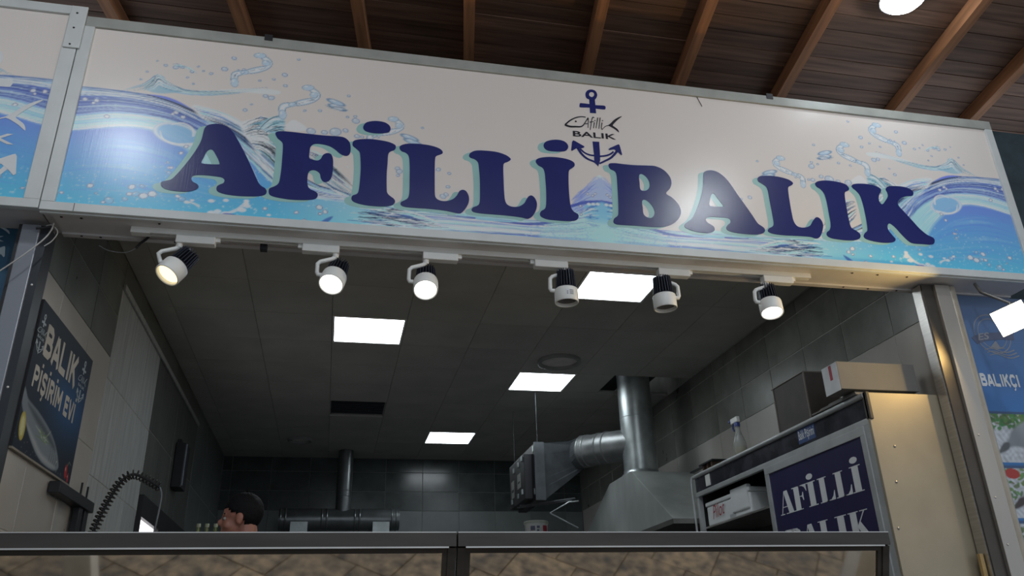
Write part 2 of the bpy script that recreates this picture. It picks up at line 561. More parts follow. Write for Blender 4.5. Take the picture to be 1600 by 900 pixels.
# ---- pavement outside, with stone slabs
pav = structure(bx('pavement', PAVE_B, None, -5, 8, -5, 3.95, ZP - 0.3, ZP - 0.012))
rnd = random.Random(3)
sm = bpy.data.meshes.new('paving_slab')
mb = MB(); q = 0.2138
mb.hexa([(-q, -q, -0.02), (q, -q, -0.02), (q, q, -0.02), (-q, q, -0.02)], [(-q+.004, -q+.004, 0.012), (q-.004, -q+.004, 0.012), (q-.004, q-.004, 0.012), (-q+.004, q-.004, 0.012)])
sm.from_pydata(mb.v, [], mb.f); sm.materials.append(PAVE)
bm = bmesh.new(); bm.from_mesh(sm); bmesh.ops.recalc_face_normals(bm, faces=bm.faces); bm.to_mesh(sm); bm.free()
ca, sa = math.cos(0.62), math.sin(0.62)
for i in range(-24, 25):
    for j in range(-24, 25):
        u, v = i * 0.43 + (0.0 if j % 2 else 0.17), j * 0.43
        x, y = 1.3 + u * ca - v * sa, 1.2 + u * sa + v * ca
        if -2.3 < x < 4.9 and 0.4 < y < 2.0:
            o = copy_piece(sm, 'paving_slab', pav, (x, y, ZP - 0.012 + rnd.uniform(-0.002, 0.002)))
            o.rotation_euler.z = 0.62

# ---- shop shell
structure(bx('floor', FLOOR, None, XL - 0.2, XR + 0.2, YF, YB + 0.2, ZF - 0.3, ZF))
wl = structure(bx('wall_left', GROUT, None, XL - 0.15, XL - 0.008, 4.058, YB + 0.15, ZF, 4.35))
rows_w = [ZF, 0.80, 1.44, 2.07, 2.70, 3.31]
yf = [4.06, 4.35, 4.90, 5.41]
tile_field(wl, 0, XL - 0.008, 1, grid(yf, rows_w, T_WHITE))
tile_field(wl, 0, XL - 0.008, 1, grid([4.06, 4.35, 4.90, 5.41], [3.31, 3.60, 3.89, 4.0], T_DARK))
ym = [5.41, 5.92, 6.37, 6.82]
tile_field(wl, 0, XL - 0.008, 1, grid(ym, [ZF, 1.28, 1.93, 2.56, 3.18, 3.82], T_STREAK))
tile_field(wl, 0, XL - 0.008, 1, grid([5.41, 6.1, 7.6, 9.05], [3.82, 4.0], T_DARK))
tile_field(wl, 0, XL - 0.008, 1, grid([6.82, 7.86, 9.05], [2.69, 3.20, 3.82], T_STREAKD))
tile_field(wl, 0, XL - 0.008, 1, grid([6.82, 7.86, 9.05], [ZF, 1.2, 1.75], T_STREAKD))
tile_field(wl, 0, XL - 0.008, 1, grid([9.05, 9.85, 10.65, YB], [ZF, 1.28, 1.93, 2.56, 3.18, 4.0], T_MID))
bx('moulding', T_STREAK, wl, XL - 0.001, XL + 0.012, 5.41, 9.05, 3.795, 3.835, kind=None)

wr = structure(bx('wall_right', GROUT, None, XR + 0.008, XR + 0.15, YF + 0.06, YB + 0.15, ZF, 4.35))
yr = [4.03] + [4.30 + 0.52 * k for k in range(0, 14)]
yr = [y for y in yr if y < YB - 0.1] + [YB]
tile_field(wr, 0, XR + 0.008, -1, grid(yr, [3.30, 3.59, 3.88, 4.0], T_DARK_R))
tile_field(wr, 0, XR + 0.008, -1, grid(yr, [ZF, 0.90, 1.50, 2.10, 2.70, 3.30], T_WHITE))

wb = structure(bx('wall_back', mat('dark_grout', (0.17, 0.18, 0.175), 0.9), None, XL - 0.15, XR + 0.15, YB + 0.008, YB + 0.15, ZF, 4.35))
xb = [XL] + [0.70 - 0.51 * k for k in range(4, 0, -1)] + [0.70 + 0.51 * k for k in range(0, 6)] + [XR]
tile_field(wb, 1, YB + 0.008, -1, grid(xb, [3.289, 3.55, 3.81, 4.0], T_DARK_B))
tile_field(wb, 1, YB + 0.008, -1, grid(xb, [ZF, 1.2, 1.75, 2.30, 2.80, 3.289], T_MID))

# ---- window in the dark part of the shop wall
wn = thing('window_1', (XL, 7.93, 1.75), None, None, kind='structure')
FRAME_D = mat('dark_window_frame', (0.012, 0.012, 0.014), 0.5)
bx('window_frame', FRAME_D, wn, XL - 0.02, XL + 0.03, 6.84, 9.05, 2.525, 2.69)
bx('window_frame', FRAME_D, wn, XL - 0.02, XL + 0.03, 6.84, 9.05, 1.75, 1.82)
for y0, y1 in ((6.82, 6.855), (7.57, 7.62), (8.30, 8.36), (9.0, 9.05)):
    bx('window_frame', FRAME_D, wn, XL - 0.02, XL + 0.03, y0, y1, 1.82, 2.525)
bx('pane', emat('daylit_pane', (1.0, 0.97, 1.0), 2.2), wn, XL - 0.012, XL - 0.004, 6.855, 7.57, 1.82, 2.525)
bx('pane', FRAME_D, wn, XL - 0.012, XL - 0.004, 7.62, 9.0, 1.82, 2.525)

# ---- tiled ceiling with lamps set into it
ceil = structure(bx('ceiling', CEIL_B, None, XL - 0.15, XR + 0.15, 4.06, YB + 0.15, 4.30, 4.36))
PX = 0.6
cx = [XL] + [-0.09 + PX * k for k in range(-2, 6)] + [XR]
cy = [4.06, 4.3625] + [4.97 + 0.6075 * k for k in range(0, 11)] + [YB]
LIGHTS = [(-0.09, 6.185), (1.71, 7.40), (1.11, 9.83), (1.71, 4.97)]
VENT = (-0.09, 8.615)
_CM = {}
def ceil_tile(x0, x1, y0, y1):
    g = 0.0004
    w, d = x1 - x0 - 2 * g, y1 - y0 - 2 * g
    k = (round(w, 3), round(d, 3))
    if k not in _CM:
        mb = MB(); e = 0.002
        mb.hexa([(-w/2+e, -d/2+e, 0), (w/2-e, -d/2+e, 0), (w/2-e, d/2-e, 0), (-w/2+e, d/2-e, 0)],
                [(-w/2, -d/2, 0.006), (w/2, -d/2, 0.006), (w/2, d/2, 0.006), (-w/2, d/2, 0.006)])
        mb.box(-w/2, w/2, -d/2, d/2, 0.006, 0.02)
        me = bpy.data.meshes.new('ceiling_tile'); me.from_pydata(mb.v, [], mb.f)
        bm = bmesh.new(); bm.from_mesh(me); bmesh.ops.recalc_face_normals(bm, faces=bm.faces); bm.to_mesh(me); bm.free()
        me.materials.append(CEIL_T); _CM[k] = me
    copy_piece(_CM[k], 'ceiling_tile', ceil, ((x0 + x1) / 2, (y0 + y1) / 2, ZC))
for i in range(len(cx) - 1):
    for j in range(len(cy) - 1):
        c0, c1 = cx[i], cy[j]
        if any(abs(c0 - a) < 0.05 and abs(c1 - b) < 0.05 for a, b in LIGHTS + [VENT]): continue
        if abs(c0 - 2.91) < 0.05 and abs(c1 - 7.40) < 0.05: continue
        x1 = 2.70 if (abs(c0 - 2.31) < 0.05 and abs(c1 - 7.40) < 0.05) else cx[i + 1]
        ceil_tile(c0, x1, c1, cy[j + 1])
TEEGRID = mat('ceiling_grid_bar', (0.30, 0.295, 0.27), 0.6)
mb = MB()
for x in cx[1:-1]: mb.box(x - 0.012, x + 0.012, 4.06, YB, ZC + 0.0205, ZC + 0.03)
for y in cy[1:-1]: mb.box(XL, XR, y - 0.012, y + 0.012, ZC + 0.0205, ZC + 0.03)
mb.build('grid_bars', TEEGRID, ceil, kind='stuff')

DIFF = emat('lamp_diffuser', (0.86, 0.95, 1.0), PANEL_EMIT)
PL = ['square lit ceiling panel between the second and third spotlights, nearest the wall with the board',
      'square lit ceiling panel just behind the round ceiling opening',
      'farthest and smallest square lit ceiling panel near the back wall',
      'nearest and largest square lit ceiling panel behind the unlit track spotlights']
for (x, y), lb in zip(LIGHTS, PL):
    t = thing('ceiling_light_panel', (x + 0.3, y + 0.304, ZC), lb, 'ceiling light', 'square ceiling light panels')
    x1, y1 = x + PX, y + 0.6075
    fr = MB()
    for a, b, c, d in ((x + .004, x1 - .004, y + .004, y + .02), (x + .004, x1 - .004, y1 - .02, y1 - .004), (x + .004, x + .02, y + .02, y1 - .02), (x1 - .02, x1 - .004, y + .02, y1 - .02)):
        fr.box(a, b, c, d, ZC - 0.004, ZC + 0.03)
    fr.build('frame', WHITE_P, t)
    bx('diffuser', DIFF, t, x + .02, x1 - .02, y + .02, y1 - .02, ZC + 0.003, ZC + 0.012)
# dark unlit square in the ceiling grid
t = thing('ceiling_vent', (VENT[0] + .3, VENT[1] + .3, ZC), 'dark square unlit recess in the ceiling between the lit panels', 'ceiling vent')
bx('recess', mat('dark_blue_recess', (0.012, 0.016, 0.026), 0.6), t, VENT[0] + .01, VENT[0] + .59, VENT[1] + .01, VENT[1] + .595, ZC + 0.05, ZC + 0.06)
fr = MB()
for k in range(7):
    y = VENT[1] + 0.04 + k * 0.085
    fr.box(VENT[0] + .012, VENT[0] + .588, y, y + 0.012, ZC + 0.02, ZC + 0.035)
fr.build('grille', mat('vent_bar', (0.02, 0.024, 0.034), 0.6), t)
# round openings
for nm, cxy, r, lb in (('round_duct_opening', (2.02, 7.03), 0.205, 'round grey collar of an open duct hole in the ceiling'),
                       ('round_ceiling_diffuser', (-0.44, 10.37), 0.15, 'dim round ceiling diffuser far back above the horizontal duct')):
    t = thing(nm, (cxy[0], cxy[1], ZC), lb, 'ceiling vent')
    MB().lathe([(r, 0.0), (r, -0.03), (r - 0.012, -0.034), (r - 0.03, -0.03), (r - 0.03, -0.001), (r - 0.03, 0.0)], 32, (cxy[0], cxy[1], ZC)).build('collar', mat('collar_grey', (0.24, 0.24, 0.235), 0.5), t)
    MB().lathe([(0.001, -0.002), (r - 0.03, -0.002)], 32, (cxy[0], cxy[1], ZC)).build('opening', mat('opening_grey', (0.62, 0.60, 0.57), 0.6), t)

# ---- timber roof over the market lane
rf = structure(bx('roof', CEIL_B, None, -4.2, 8.2, -1.0, 7.6, 5.335, 5.40))
pm = bpy.data.meshes.new('roof_board')
mb = MB(); mb.hexa([(-6.2, -0.066, 0.002), (6.2, -0.066, 0.002), (6.2, 0.066, 0.002), (-6.2, 0.066, 0.002)], [(-6.2, -0.068, 0.02), (6.2, -0.068, 0.02), (6.2, 0.068, 0.02), (-6.2, 0.068, 0.02)])
pm.from_pydata(mb.v, [], mb.f); pm.materials.append(WOOD_PL)
bm = bmesh.new(); bm.from_mesh(pm); bmesh.ops.recalc_face_normals(bm, faces=bm.faces); bm.to_mesh(pm); bm.free()
for k in range(61):
    copy_piece(pm, 'roof_board', rf, (2.0, -0.93 + 0.14 * k, 5.308 + rnd.uniform(-.002, .004)))
rm = bpy.data.meshes.new('rafter')
mb = MB(); mb.hexa([(-0.036, -3.2, 0), (0.036, -3.2, 0), (0.036, 3.2, 0), (-0.036, 3.2, 0)], [(-0.036, -3.2, 0.105), (0.036, -3.2, 0.105), (0.036, 3.2, 0.105), (-0.036, 3.2, 0.105)])
rm.from_pydata(mb.v, [], mb.f); rm.materials.append(WOOD_R)
bm = bmesh.new(); bm.from_mesh(rm); bmesh.ops.recalc_face_normals(bm, faces=bm.faces); bm.to_mesh(rm); bm.free()
for x in (-3.2, -2.4, -1.65, -0.86, -0.097, 0.612, 1.464, 2.16, 2.96, 3.95, 4.62, 5.4, 6.2):
    o = copy_piece(rm, 'rafter', rf, (x - 0.154 * 0.6, 3.0, 5.20))
    o.rotation_euler.z = -math.atan(0.154)
wu = structure(bx('wall_front', TEAL_WALL, None, -4.2, 8.2, 6.4, 6.55, 4.36, 5.30))

# ---- shop fronts beside the opening
structure(bx('wall_front_right', TEAL_WALL, None, XR + 0.155, 8.2, 4.06, 4.16, ZP, 4.85))
structure(bx('wall_front_left', TEAL_WALL, None, -4.2, XL - 0.155, 4.06, 4.16, ZP, 4.85))

structure(bx('added_light_block_wall', CONC, None, -4.9, -4.6, -5.0, 4.16, ZP, 5.3))  # unseen wall added to block sky light from the left
# posts that frame the opening
pl = thing('steel_post', (-1.52, 3.97, ZP), 'grey steel corner post between the blue banner and the white tiled wall', 'post')
bx('face', mat('grey_painted_steel', (0.26, 0.275, 0.31), 0.3, 0.25, 0.06, 2, stretch=(1, 1, .3)), pl, -1.575, -1.492, 3.93, 4.055, ZP, 3.49, 0.004)
bx('edge_strip', mat('black_edge', (0.02, 0.024, 0.032), 0.4), pl, -1.492, -1.456, 3.94, 4.055, ZP, 3.49)
bx('joint_strip', BLACK, pl, -1.590, -1.575, 3.935, 4.05, ZP, 3.49)
for z in (3.17, 2.66, 2.1): MB().lathe([(0.001, 0), (0.006, 0.001), (0.004, 0.004), (0.001, 0.005)], 8, (-1.474, 3.94, z), (0, -1, 0)).build('screw', WHITE_P, pl)

pr = thing('steel_post', (3.6, 3.97, ZP), 'tall satin steel post beside the yellow lit cabinet and the fish photo banner', 'post')
bx('face', mat('satin_post_steel', (0.42, 0.39, 0.35), 0.32, 0.55, 0.08, 3, stretch=(1, 1, .3), rvar=0.05), pr, 3.545, 3.647, 3.90, 4.005, ZP, 3.49, 0.004)
bx('edge_strip', mat('dark_bronze_edge', (0.07, 0.06, 0.05), 0.35, 0.4), pr, 3.466, 3.545, 3.92, 4.005, ZP, 3.49)
bx('edge_rail', STEEL, pr, 3.458, 3.466, 3.93, 4.0, ZP, 3.49)
MB().tube([(3.682, 3.945, ZP), (3.682, 3.945, 3.49)], 0.033, 14).build('round_pipe', mat('cream_pipe', (0.40, 0.35, 0.28), 0.35, 0.3), pr)
for z in (2.55, 2.2, 1.95): MB().lathe([(0.001, 0), (0.006, 0.001), (0.004, 0.004), (0.001, 0.005)], 8, (3.575, 3.90, z), (0, -1, 0)).build('screw', WHITE_P, pr)
LETTERS = [
('A', [[(-0.775,4.06),(-0.76,4.081),(-0.726,4.092),(-0.691,4.091),(-0.659,4.077),(-0.631,4.049),(-0.607,4.011),(-0.583,3.97),(-0.545,3.899),(-0.508,3.824),(-0.477,3.76),(-0.46,3.738),(-0.439,3.725),(-0.429,3.708),(-0.433,3.69),(-0.454,3.678),(-0.493,3.671),(-0.566,3.667),(-0.629,3.671),(-0.665,3.682),(-0.675,3.696),(-0.673,3.714),(-0.66,3.726),(-0.646,3.735),(-0.642,3.753),(-0.655,3.767),(-0.68,3.771),(-0.738,3.773),(-0.781,3.769),(-0.799,3.761),(-0.803,3.746),(-0.793,3.729),(-0.775,3.719),(-0.764,3.708),(-0.765,3.693),(-0.784,3.678),(-0.816,3.668),(-0.864,3.666),(-0.907,3.671),(-0.934,3.683),(-0.943,3.699),(-0.939,3.714),(-0.919,3.722),(-0.896,3.733),(-0.876,3.762),(-0.849,3.812),(-0.819,3.876),(-0.797,3.933),(-0.783,3.984),(-0.779,4.035)],[(-0.767,3.848),(-0.76,3.876),(-0.75,3.911),(-0.739,3.927),(-0.728,3.931),(-0.717,3.924),(-0.702,3.901),(-0.686,3.872),(-0.677,3.849),(-0.683,3.844),(-0.717,3.841),(-0.756,3.841)]]),
('F', [[(-0.417,4.065),(-0.41,4.079),(-0.384,4.086),(-0.324,4.087),(-0.253,4.085),(-0.162,4.084),(-0.09,4.087),(-0.053,4.082),(-0.028,4.059),(-0.019,4.027),(-0.019,3.99),(-0.029,3.971),(-0.047,3.967),(-0.072,3.977),(-0.103,4.003),(-0.134,4.02),(-0.177,4.027),(-0.212,4.023),(-0.229,4.003),(-0.232,3.974),(-0.231,3.934),(-0.217,3.925),(-0.188,3.921),(-0.171,3.934),(-0.16,3.96),(-0.14,3.973),(-0.119,3.968),(-0.107,3.937),(-0.104,3.887),(-0.106,3.837),(-0.115,3.808),(-0.132,3.794),(-0.15,3.795),(-0.163,3.814),(-0.17,3.841),(-0.189,3.857),(-0.213,3.858),(-0.228,3.842),(-0.231,3.803),(-0.226,3.762),(-0.213,3.742),(-0.186,3.73),(-0.172,3.715),(-0.175,3.694),(-0.194,3.681),(-0.24,3.673),(-0.308,3.67),(-0.372,3.676),(-0.409,3.686),(-0.419,3.705),(-0.416,3.726),(-0.394,3.74),(-0.376,3.758),(-0.37,3.789),(-0.368,3.852),(-0.369,3.916),(-0.372,3.994),(-0.381,4.019),(-0.403,4.038)]]),
('I1', [[(0.042,4.165),(0.055,4.193),(0.083,4.207),(0.12,4.213),(0.158,4.209),(0.183,4.193),(0.192,4.171),(0.185,4.149),(0.154,4.136),(0.104,4.13),(0.067,4.135),(0.048,4.146)]]),
('I1', [[(-0.01,4.046),(-0.004,4.067),(0.026,4.081),(0.081,4.089),(0.137,4.088),(0.187,4.081),(0.219,4.067),(0.225,4.051),(0.217,4.033),(0.192,4.017),(0.184,3.991),(0.183,3.939),(0.181,3.874),(0.183,3.802),(0.187,3.76),(0.202,3.741),(0.223,3.725),(0.231,3.708),(0.221,3.688),(0.189,3.675),(0.135,3.67),(0.076,3.672),(0.028,3.681),(0.007,3.693),(0.002,3.708),(0.008,3.724),(0.031,3.738),(0.038,3.767),(0.041,3.831),(0.041,3.902),(0.036,3.967),(0.03,3.999),(0.011,4.019),(-0.005,4.032)]]),
('L1', [[(0.245,4.049),(0.253,4.067),(0.288,4.082),(0.347,4.088),(0.412,4.085),(0.46,4.073),(0.481,4.057),(0.484,4.042),(0.472,4.032),(0.449,4.019),(0.442,3.994),(0.441,3.917),(0.442,3.829),(0.444,3.769),(0.454,3.746),(0.481,3.735),(0.515,3.739),(0.545,3.755),(0.565,3.78),(0.577,3.805),(0.595,3.816),(0.615,3.809),(0.629,3.78),(0.63,3.746),(0.618,3.712),(0.597,3.68),(0.58,3.667),(0.55,3.669),(0.493,3.677),(0.412,3.68),(0.332,3.679),(0.281,3.681),(0.261,3.692),(0.263,3.708),(0.282,3.721),(0.299,3.738),(0.305,3.775),(0.305,3.856),(0.303,3.944),(0.297,3.999),(0.281,4.021),(0.257,4.03)]]),
('L2', [[(0.633,4.042),(0.641,4.061),(0.671,4.079),(0.726,4.085),(0.794,4.083),(0.843,4.069),(0.867,4.052),(0.871,4.04),(0.854,4.025),(0.832,4.011),(0.827,3.978),(0.827,3.908),(0.828,3.826),(0.832,3.772),(0.844,3.746),(0.87,3.735),(0.907,3.739),(0.938,3.761),(0.954,3.79),(0.967,3.81),(0.985,3.817),(1.003,3.801),(1.013,3.768),(1.006,3.727),(0.986,3.688),(0.958,3.667),(0.923,3.672),(0.857,3.676),(0.785,3.677),(0.703,3.677),(0.656,3.682),(0.644,3.695),(0.653,3.711),(0.677,3.724),(0.689,3.745),(0.692,3.806),(0.692,3.895),(0.688,3.964),(0.683,4.002),(0.665,4.021),(0.641,4.029)]]),
('I2', [[(1.069,4.162),(1.084,4.187),(1.122,4.203),(1.164,4.208),(1.197,4.2),(1.215,4.179),(1.214,4.155),(1.194,4.134),(1.146,4.126),(1.098,4.126),(1.075,4.139)]]),
('I2', [[(1.018,4.04),(1.024,4.06),(1.055,4.075),(1.11,4.085),(1.171,4.085),(1.218,4.077),(1.245,4.061),(1.247,4.039),(1.231,4.022),(1.214,4.007),(1.208,3.98),(1.204,3.904),(1.204,3.822),(1.209,3.764),(1.224,3.736),(1.248,3.72),(1.248,3.698),(1.23,3.68),(1.187,3.672),(1.128,3.671),(1.07,3.673),(1.035,3.686),(1.027,3.704),(1.036,3.723),(1.057,3.739),(1.066,3.772),(1.07,3.854),(1.069,3.928),(1.066,3.981),(1.056,4.006),(1.033,4.019)]]),
('B', [[(1.454,4.064),(1.462,4.078),(1.494,4.084),(1.543,4.083),(1.613,4.083),(1.699,4.089),(1.749,4.089),(1.796,4.068),(1.828,4.028),(1.835,3.986),(1.822,3.946),(1.793,3.908),(1.825,3.885),(1.857,3.849),(1.871,3.809),(1.864,3.767),(1.835,3.727),(1.79,3.697),(1.733,3.681),(1.657,3.677),(1.575,3.677),(1.507,3.675),(1.467,3.677),(1.453,3.69),(1.46,3.713),(1.482,3.733),(1.489,3.767),(1.494,3.849),(1.497,3.933),(1.498,4.002),(1.489,4.028),(1.463,4.041)],[(1.636,4.005),(1.643,4.023),(1.661,4.025),(1.683,4.006),(1.696,3.976),(1.693,3.941),(1.674,3.918),(1.649,3.912),(1.635,3.924),(1.635,3.962)],[(1.638,3.837),(1.65,3.853),(1.671,3.847),(1.696,3.819),(1.708,3.787),(1.703,3.756),(1.683,3.736),(1.656,3.739),(1.639,3.758),(1.638,3.795)]]),
('A2', [[(2.051,4.076),(2.072,4.092),(2.105,4.098),(2.137,4.092),(2.166,4.074),(2.194,4.045),(2.22,4.003),(2.25,3.944),(2.29,3.872),(2.325,3.808),(2.349,3.76),(2.372,3.742),(2.388,3.727),(2.387,3.707),(2.363,3.69),(2.317,3.681),(2.241,3.68),(2.179,3.686),(2.149,3.697),(2.144,3.713),(2.154,3.73),(2.172,3.745),(2.177,3.765),(2.161,3.777),(2.117,3.778),(2.067,3.777),(2.032,3.769),(2.02,3.751),(2.033,3.733),(2.062,3.715),(2.068,3.693),(2.053,3.676),(2.015,3.666),(1.959,3.668),(1.918,3.677),(1.886,3.691),(1.884,3.71),(1.903,3.728),(1.934,3.754),(1.965,3.803),(2.0,3.879),(2.03,3.963),(2.043,4.033)],[(2.057,3.854),(2.068,3.899),(2.082,3.931),(2.099,3.935),(2.117,3.907),(2.135,3.878),(2.145,3.854),(2.109,3.849),(2.077,3.847)]]),
('L3', [[(2.401,4.072),(2.423,4.09),(2.484,4.099),(2.552,4.097),(2.61,4.084),(2.635,4.064),(2.625,4.047),(2.598,4.029),(2.591,3.987),(2.588,3.916),(2.587,3.845),(2.59,3.793),(2.609,3.76),(2.65,3.755),(2.692,3.771),(2.72,3.808),(2.747,3.834),(2.771,3.826),(2.783,3.792),(2.772,3.748),(2.746,3.702),(2.717,3.687),(2.681,3.695),(2.605,3.695),(2.513,3.692),(2.44,3.696),(2.409,3.709),(2.416,3.729),(2.444,3.746),(2.455,3.772),(2.457,3.842),(2.456,3.912),(2.456,3.983),(2.449,4.018),(2.423,4.038),(2.404,4.05)]]),
('I3', [[(2.788,4.075),(2.812,4.093),(2.867,4.104),(2.937,4.103),(2.997,4.091),(3.018,4.065),(3.009,4.046),(2.983,4.03),(2.974,3.988),(2.969,3.906),(2.967,3.834),(2.972,3.782),(3.003,3.762),(3.022,3.742),(3.017,3.717),(2.989,3.7),(2.935,3.692),(2.867,3.693),(2.817,3.699),(2.795,3.715),(2.799,3.737),(2.822,3.756),(2.836,3.797),(2.839,3.867),(2.841,3.939),(2.837,4.002),(2.818,4.036),(2.795,4.052)]]),
('K', [[(3.042,4.086),(3.07,4.1),(3.134,4.107),(3.197,4.103),(3.238,4.087),(3.243,4.064),(3.221,4.034),(3.211,3.992),(3.227,3.968),(3.257,3.996),(3.283,4.031),(3.285,4.059),(3.28,4.081),(3.301,4.104),(3.353,4.112),(3.417,4.112),(3.46,4.099),(3.476,4.077),(3.462,4.052),(3.418,4.044),(3.373,4.025),(3.344,3.995),(3.344,3.967),(3.371,3.929),(3.411,3.873),(3.45,3.818),(3.493,3.777),(3.533,3.758),(3.535,3.731),(3.511,3.71),(3.448,3.708),(3.376,3.708),(3.345,3.725),(3.311,3.766),(3.278,3.812),(3.248,3.835),(3.228,3.817),(3.227,3.786),(3.246,3.752),(3.261,3.727),(3.243,3.706),(3.188,3.696),(3.118,3.698),(3.06,3.71),(3.044,3.728),(3.057,3.752),(3.079,3.773),(3.087,3.827),(3.091,3.899),(3.09,3.971),(3.083,4.021),(3.063,4.051),(3.045,4.068)]]),
]
LOGO = {'ring':[[(-0.0085,0.2791),(0.0165,0.2721),(0.0265,0.2461),(0.0195,0.2221),(0.0045,0.2041),(-0.0275,0.2031),(-0.0455,0.2131),(-0.0485,0.2421),(-0.0345,0.2681)],[(-0.0085,0.2601),(0.0035,0.2561),(0.0065,0.2431),(-0.0005,0.2281),(-0.0125,0.2231),(-0.0225,0.2291),(-0.0255,0.2411),(-0.0195,0.2541)]],'shaft':[[(-0.0275,0.2071),(0.0085,0.2121),(0.0095,0.1061),(-0.0295,0.1041)]],'bar':[[(-0.0895,0.1611),(-0.0815,0.1691),(-0.0305,0.1691),(0.0085,0.1661),(0.0625,0.1691),(0.0725,0.1611),(0.0705,0.1471),(0.0605,0.1401),(0.0065,0.1401),(-0.0325,0.1421),(-0.0835,0.1371),(-0.0925,0.1431)]],'lower':[[(-0.0285,-0.0999),(0.0135,-0.0969),(0.0115,-0.1909),(0.0095,-0.2259),(-0.0065,-0.2719),(-0.0275,-0.2349),(-0.0255,-0.1949)]],'arm_l_up':[(-0.1075,-0.1599),(-0.0825,-0.1839),(-0.0525,-0.1959),(-0.0245,-0.1969)],'arm_l_lo':[(-0.1235,-0.1539),(-0.1005,-0.1949),(-0.0685,-0.2239),(-0.0275,-0.2399),(-0.0115,-0.2559)],'arm_r_up':[(0.0095,-0.1989),(0.0485,-0.1899),(0.0775,-0.1749),(0.0965,-0.1569)],'arm_r_lo':[(0.0025,-0.2499),(0.0385,-0.2279),(0.0755,-0.2029),(0.1065,-0.1679),(0.1235,-0.1389)],'head_l':[[(-0.1475,-0.1059),(-0.1365,-0.1089),(-0.0805,-0.1409),(-0.0835,-0.1489),(-0.1075,-0.1599),(-0.1255,-0.1549),(-0.1585,-0.1809),(-0.1635,-0.1749),(-0.1545,-0.1179)]],'head_r':[[(0.1335,-0.1019),(0.1385,-0.1099),(0.1485,-0.1719),(0.1425,-0.1779),(0.1215,-0.1559),(0.1015,-0.1409),(0.0695,-0.1489),(0.0655,-0.1439),(0.0745,-0.1349),(0.1255,-0.1049)]],'fish_top':[(-0.0585,0.0691),(-0.0865,0.0691),(-0.1225,0.0571),(-0.1595,0.0311),(-0.1855,0.0031),(-0.1875,-0.0069)],'fish_bot':[(-0.1875,-0.0019),(-0.1615,-0.0099),(-0.1265,-0.0069),(-0.0945,-0.0029),(-0.0765,0.0111),(-0.0565,0.0461),(-0.0445,0.0681)],'tail':[[(0.1715,0.1031),(0.1505,0.0951),(0.1195,0.0721),(0.0955,0.0441),(0.0785,0.0271),(0.0935,0.0191),(0.1205,0.0021),(0.1425,-0.0159),(0.1355,0.0061),(0.1155,0.0221),(0.1075,0.0311),(0.1215,0.0511),(0.1415,0.0741)]],'tail_in':[[(0.1415,0.0811),(0.1185,0.0591),(0.0935,0.0321),(0.1015,0.0231),(0.1245,0.0081),(0.1125,0.0211),(0.1065,0.0301),(0.1145,0.0481)]],'stem':[(0.0385,-0.0079),(0.0575,0.0151),(0.0805,0.0271)],'eye':[(-0.1225,0.0311)],'t_A':[(-0.0755,0.0051),(-0.0605,0.0331),(-0.0435,0.0661),(-0.0495,-0.0059)],'t_A2':[(-0.0655,0.0201),(-0.0465,0.0251)],'t_f':[(-0.0055,0.0711),(-0.0145,0.0731),(-0.0235,0.0501),(-0.0305,0.0121),(-0.0375,-0.0209)],'t_f2':[(-0.0365,0.0361),(-0.0105,0.0431)],'t_i':[(-0.0075,0.0361),(-0.0155,-0.0059)],'t_l1':[(0.0165,0.0741),(-0.0005,-0.0039)],'t_l2':[(0.0315,0.0761),(0.0175,-0.0059)],'t_i2':[(0.0405,0.0411),(0.0335,0.0001),(0.0405,-0.0059)],'balik':[(-0.1455,-0.0379),(-0.1485,-0.0759),(0.1285,-0.0319),(0.1215,-0.0709)]}

# ================================================================== big shop sign
SIGN_H = [0.0033409347, 0.00020416404, -1.8956776, -0.00037580356, -0.0025704236, 4.7490208, -0.00018653395, 0.00036432608]  # homography from image pixels to metres on the sign plane
def S(x, y):
    """image pixels of the printed artwork -> metres on the sign face"""
    a = SIGN_H
    w = a[6] * x + a[7] * y + 1
    return ((a[0] * x + a[1] * y + a[2]) / w, (a[3] * x + a[4] * y + a[5]) / w)
def SS(*pts): return [S(*p) for p in pts]
def A(r, g, b, k=2.15):
    c = s2l((r, g, b)); y = c @ np.array((.25, .6, .15))
    return np.clip((c * .86 + y * .14) * k, 0, 0.86)

CXS = 1.395
SX0, SX1, SZ0, SZ1 = CXS - 2.80, CXS + 2.80, 3.548, 4.636
rng = random.Random(11)

def lerp_curve(c0, c1, t):
    return [(a[0] + (b[0] - a[0]) * t, a[1] + (b[1] - a[1]) * t) for a, b in zip(c0, c1)]

def strands(cv, c0, c1, n, cols, w, alpha=(0.4, 0.9), part=(0.25, 0.8), jit=0.004):
    """thin flowing streaks between two guide curves"""
    c0 = catmull(c0, 6, False); c1 = catmull(c1, 6, False)
    for _ in range(n):
        t = rng.random(); t2 = min(1, max(0, t + rng.uniform(-.15, .15)))
        m = len(c0)
        L = int(m * rng.uniform(*part)); i = rng.randint(0, max(0, m - L - 1))
        pts = [(c0[k][0] + (c1[k][0] - c0[k][0]) * (t + (t2 - t) * k / m) + rng.gauss(0, jit * .3),
                c0[k][1] + (c1[k][1] - c0[k][1]) * (t + (t2 - t) * k / m) + rng.gauss(0, jit * .3)) for k in range(i, i + L + 1)]
        if len(pts) < 2: continue
        ww = rng.uniform(*w); h = len(pts) // 2
        c = cols[rng.randrange(len(cols))]; al = rng.uniform(*alpha)
        if h < 1: continue
        cv.stroke(pts[:h + 1], 0.001, ww, c, al); cv.stroke(pts[h:], ww, 0.001, c, al)

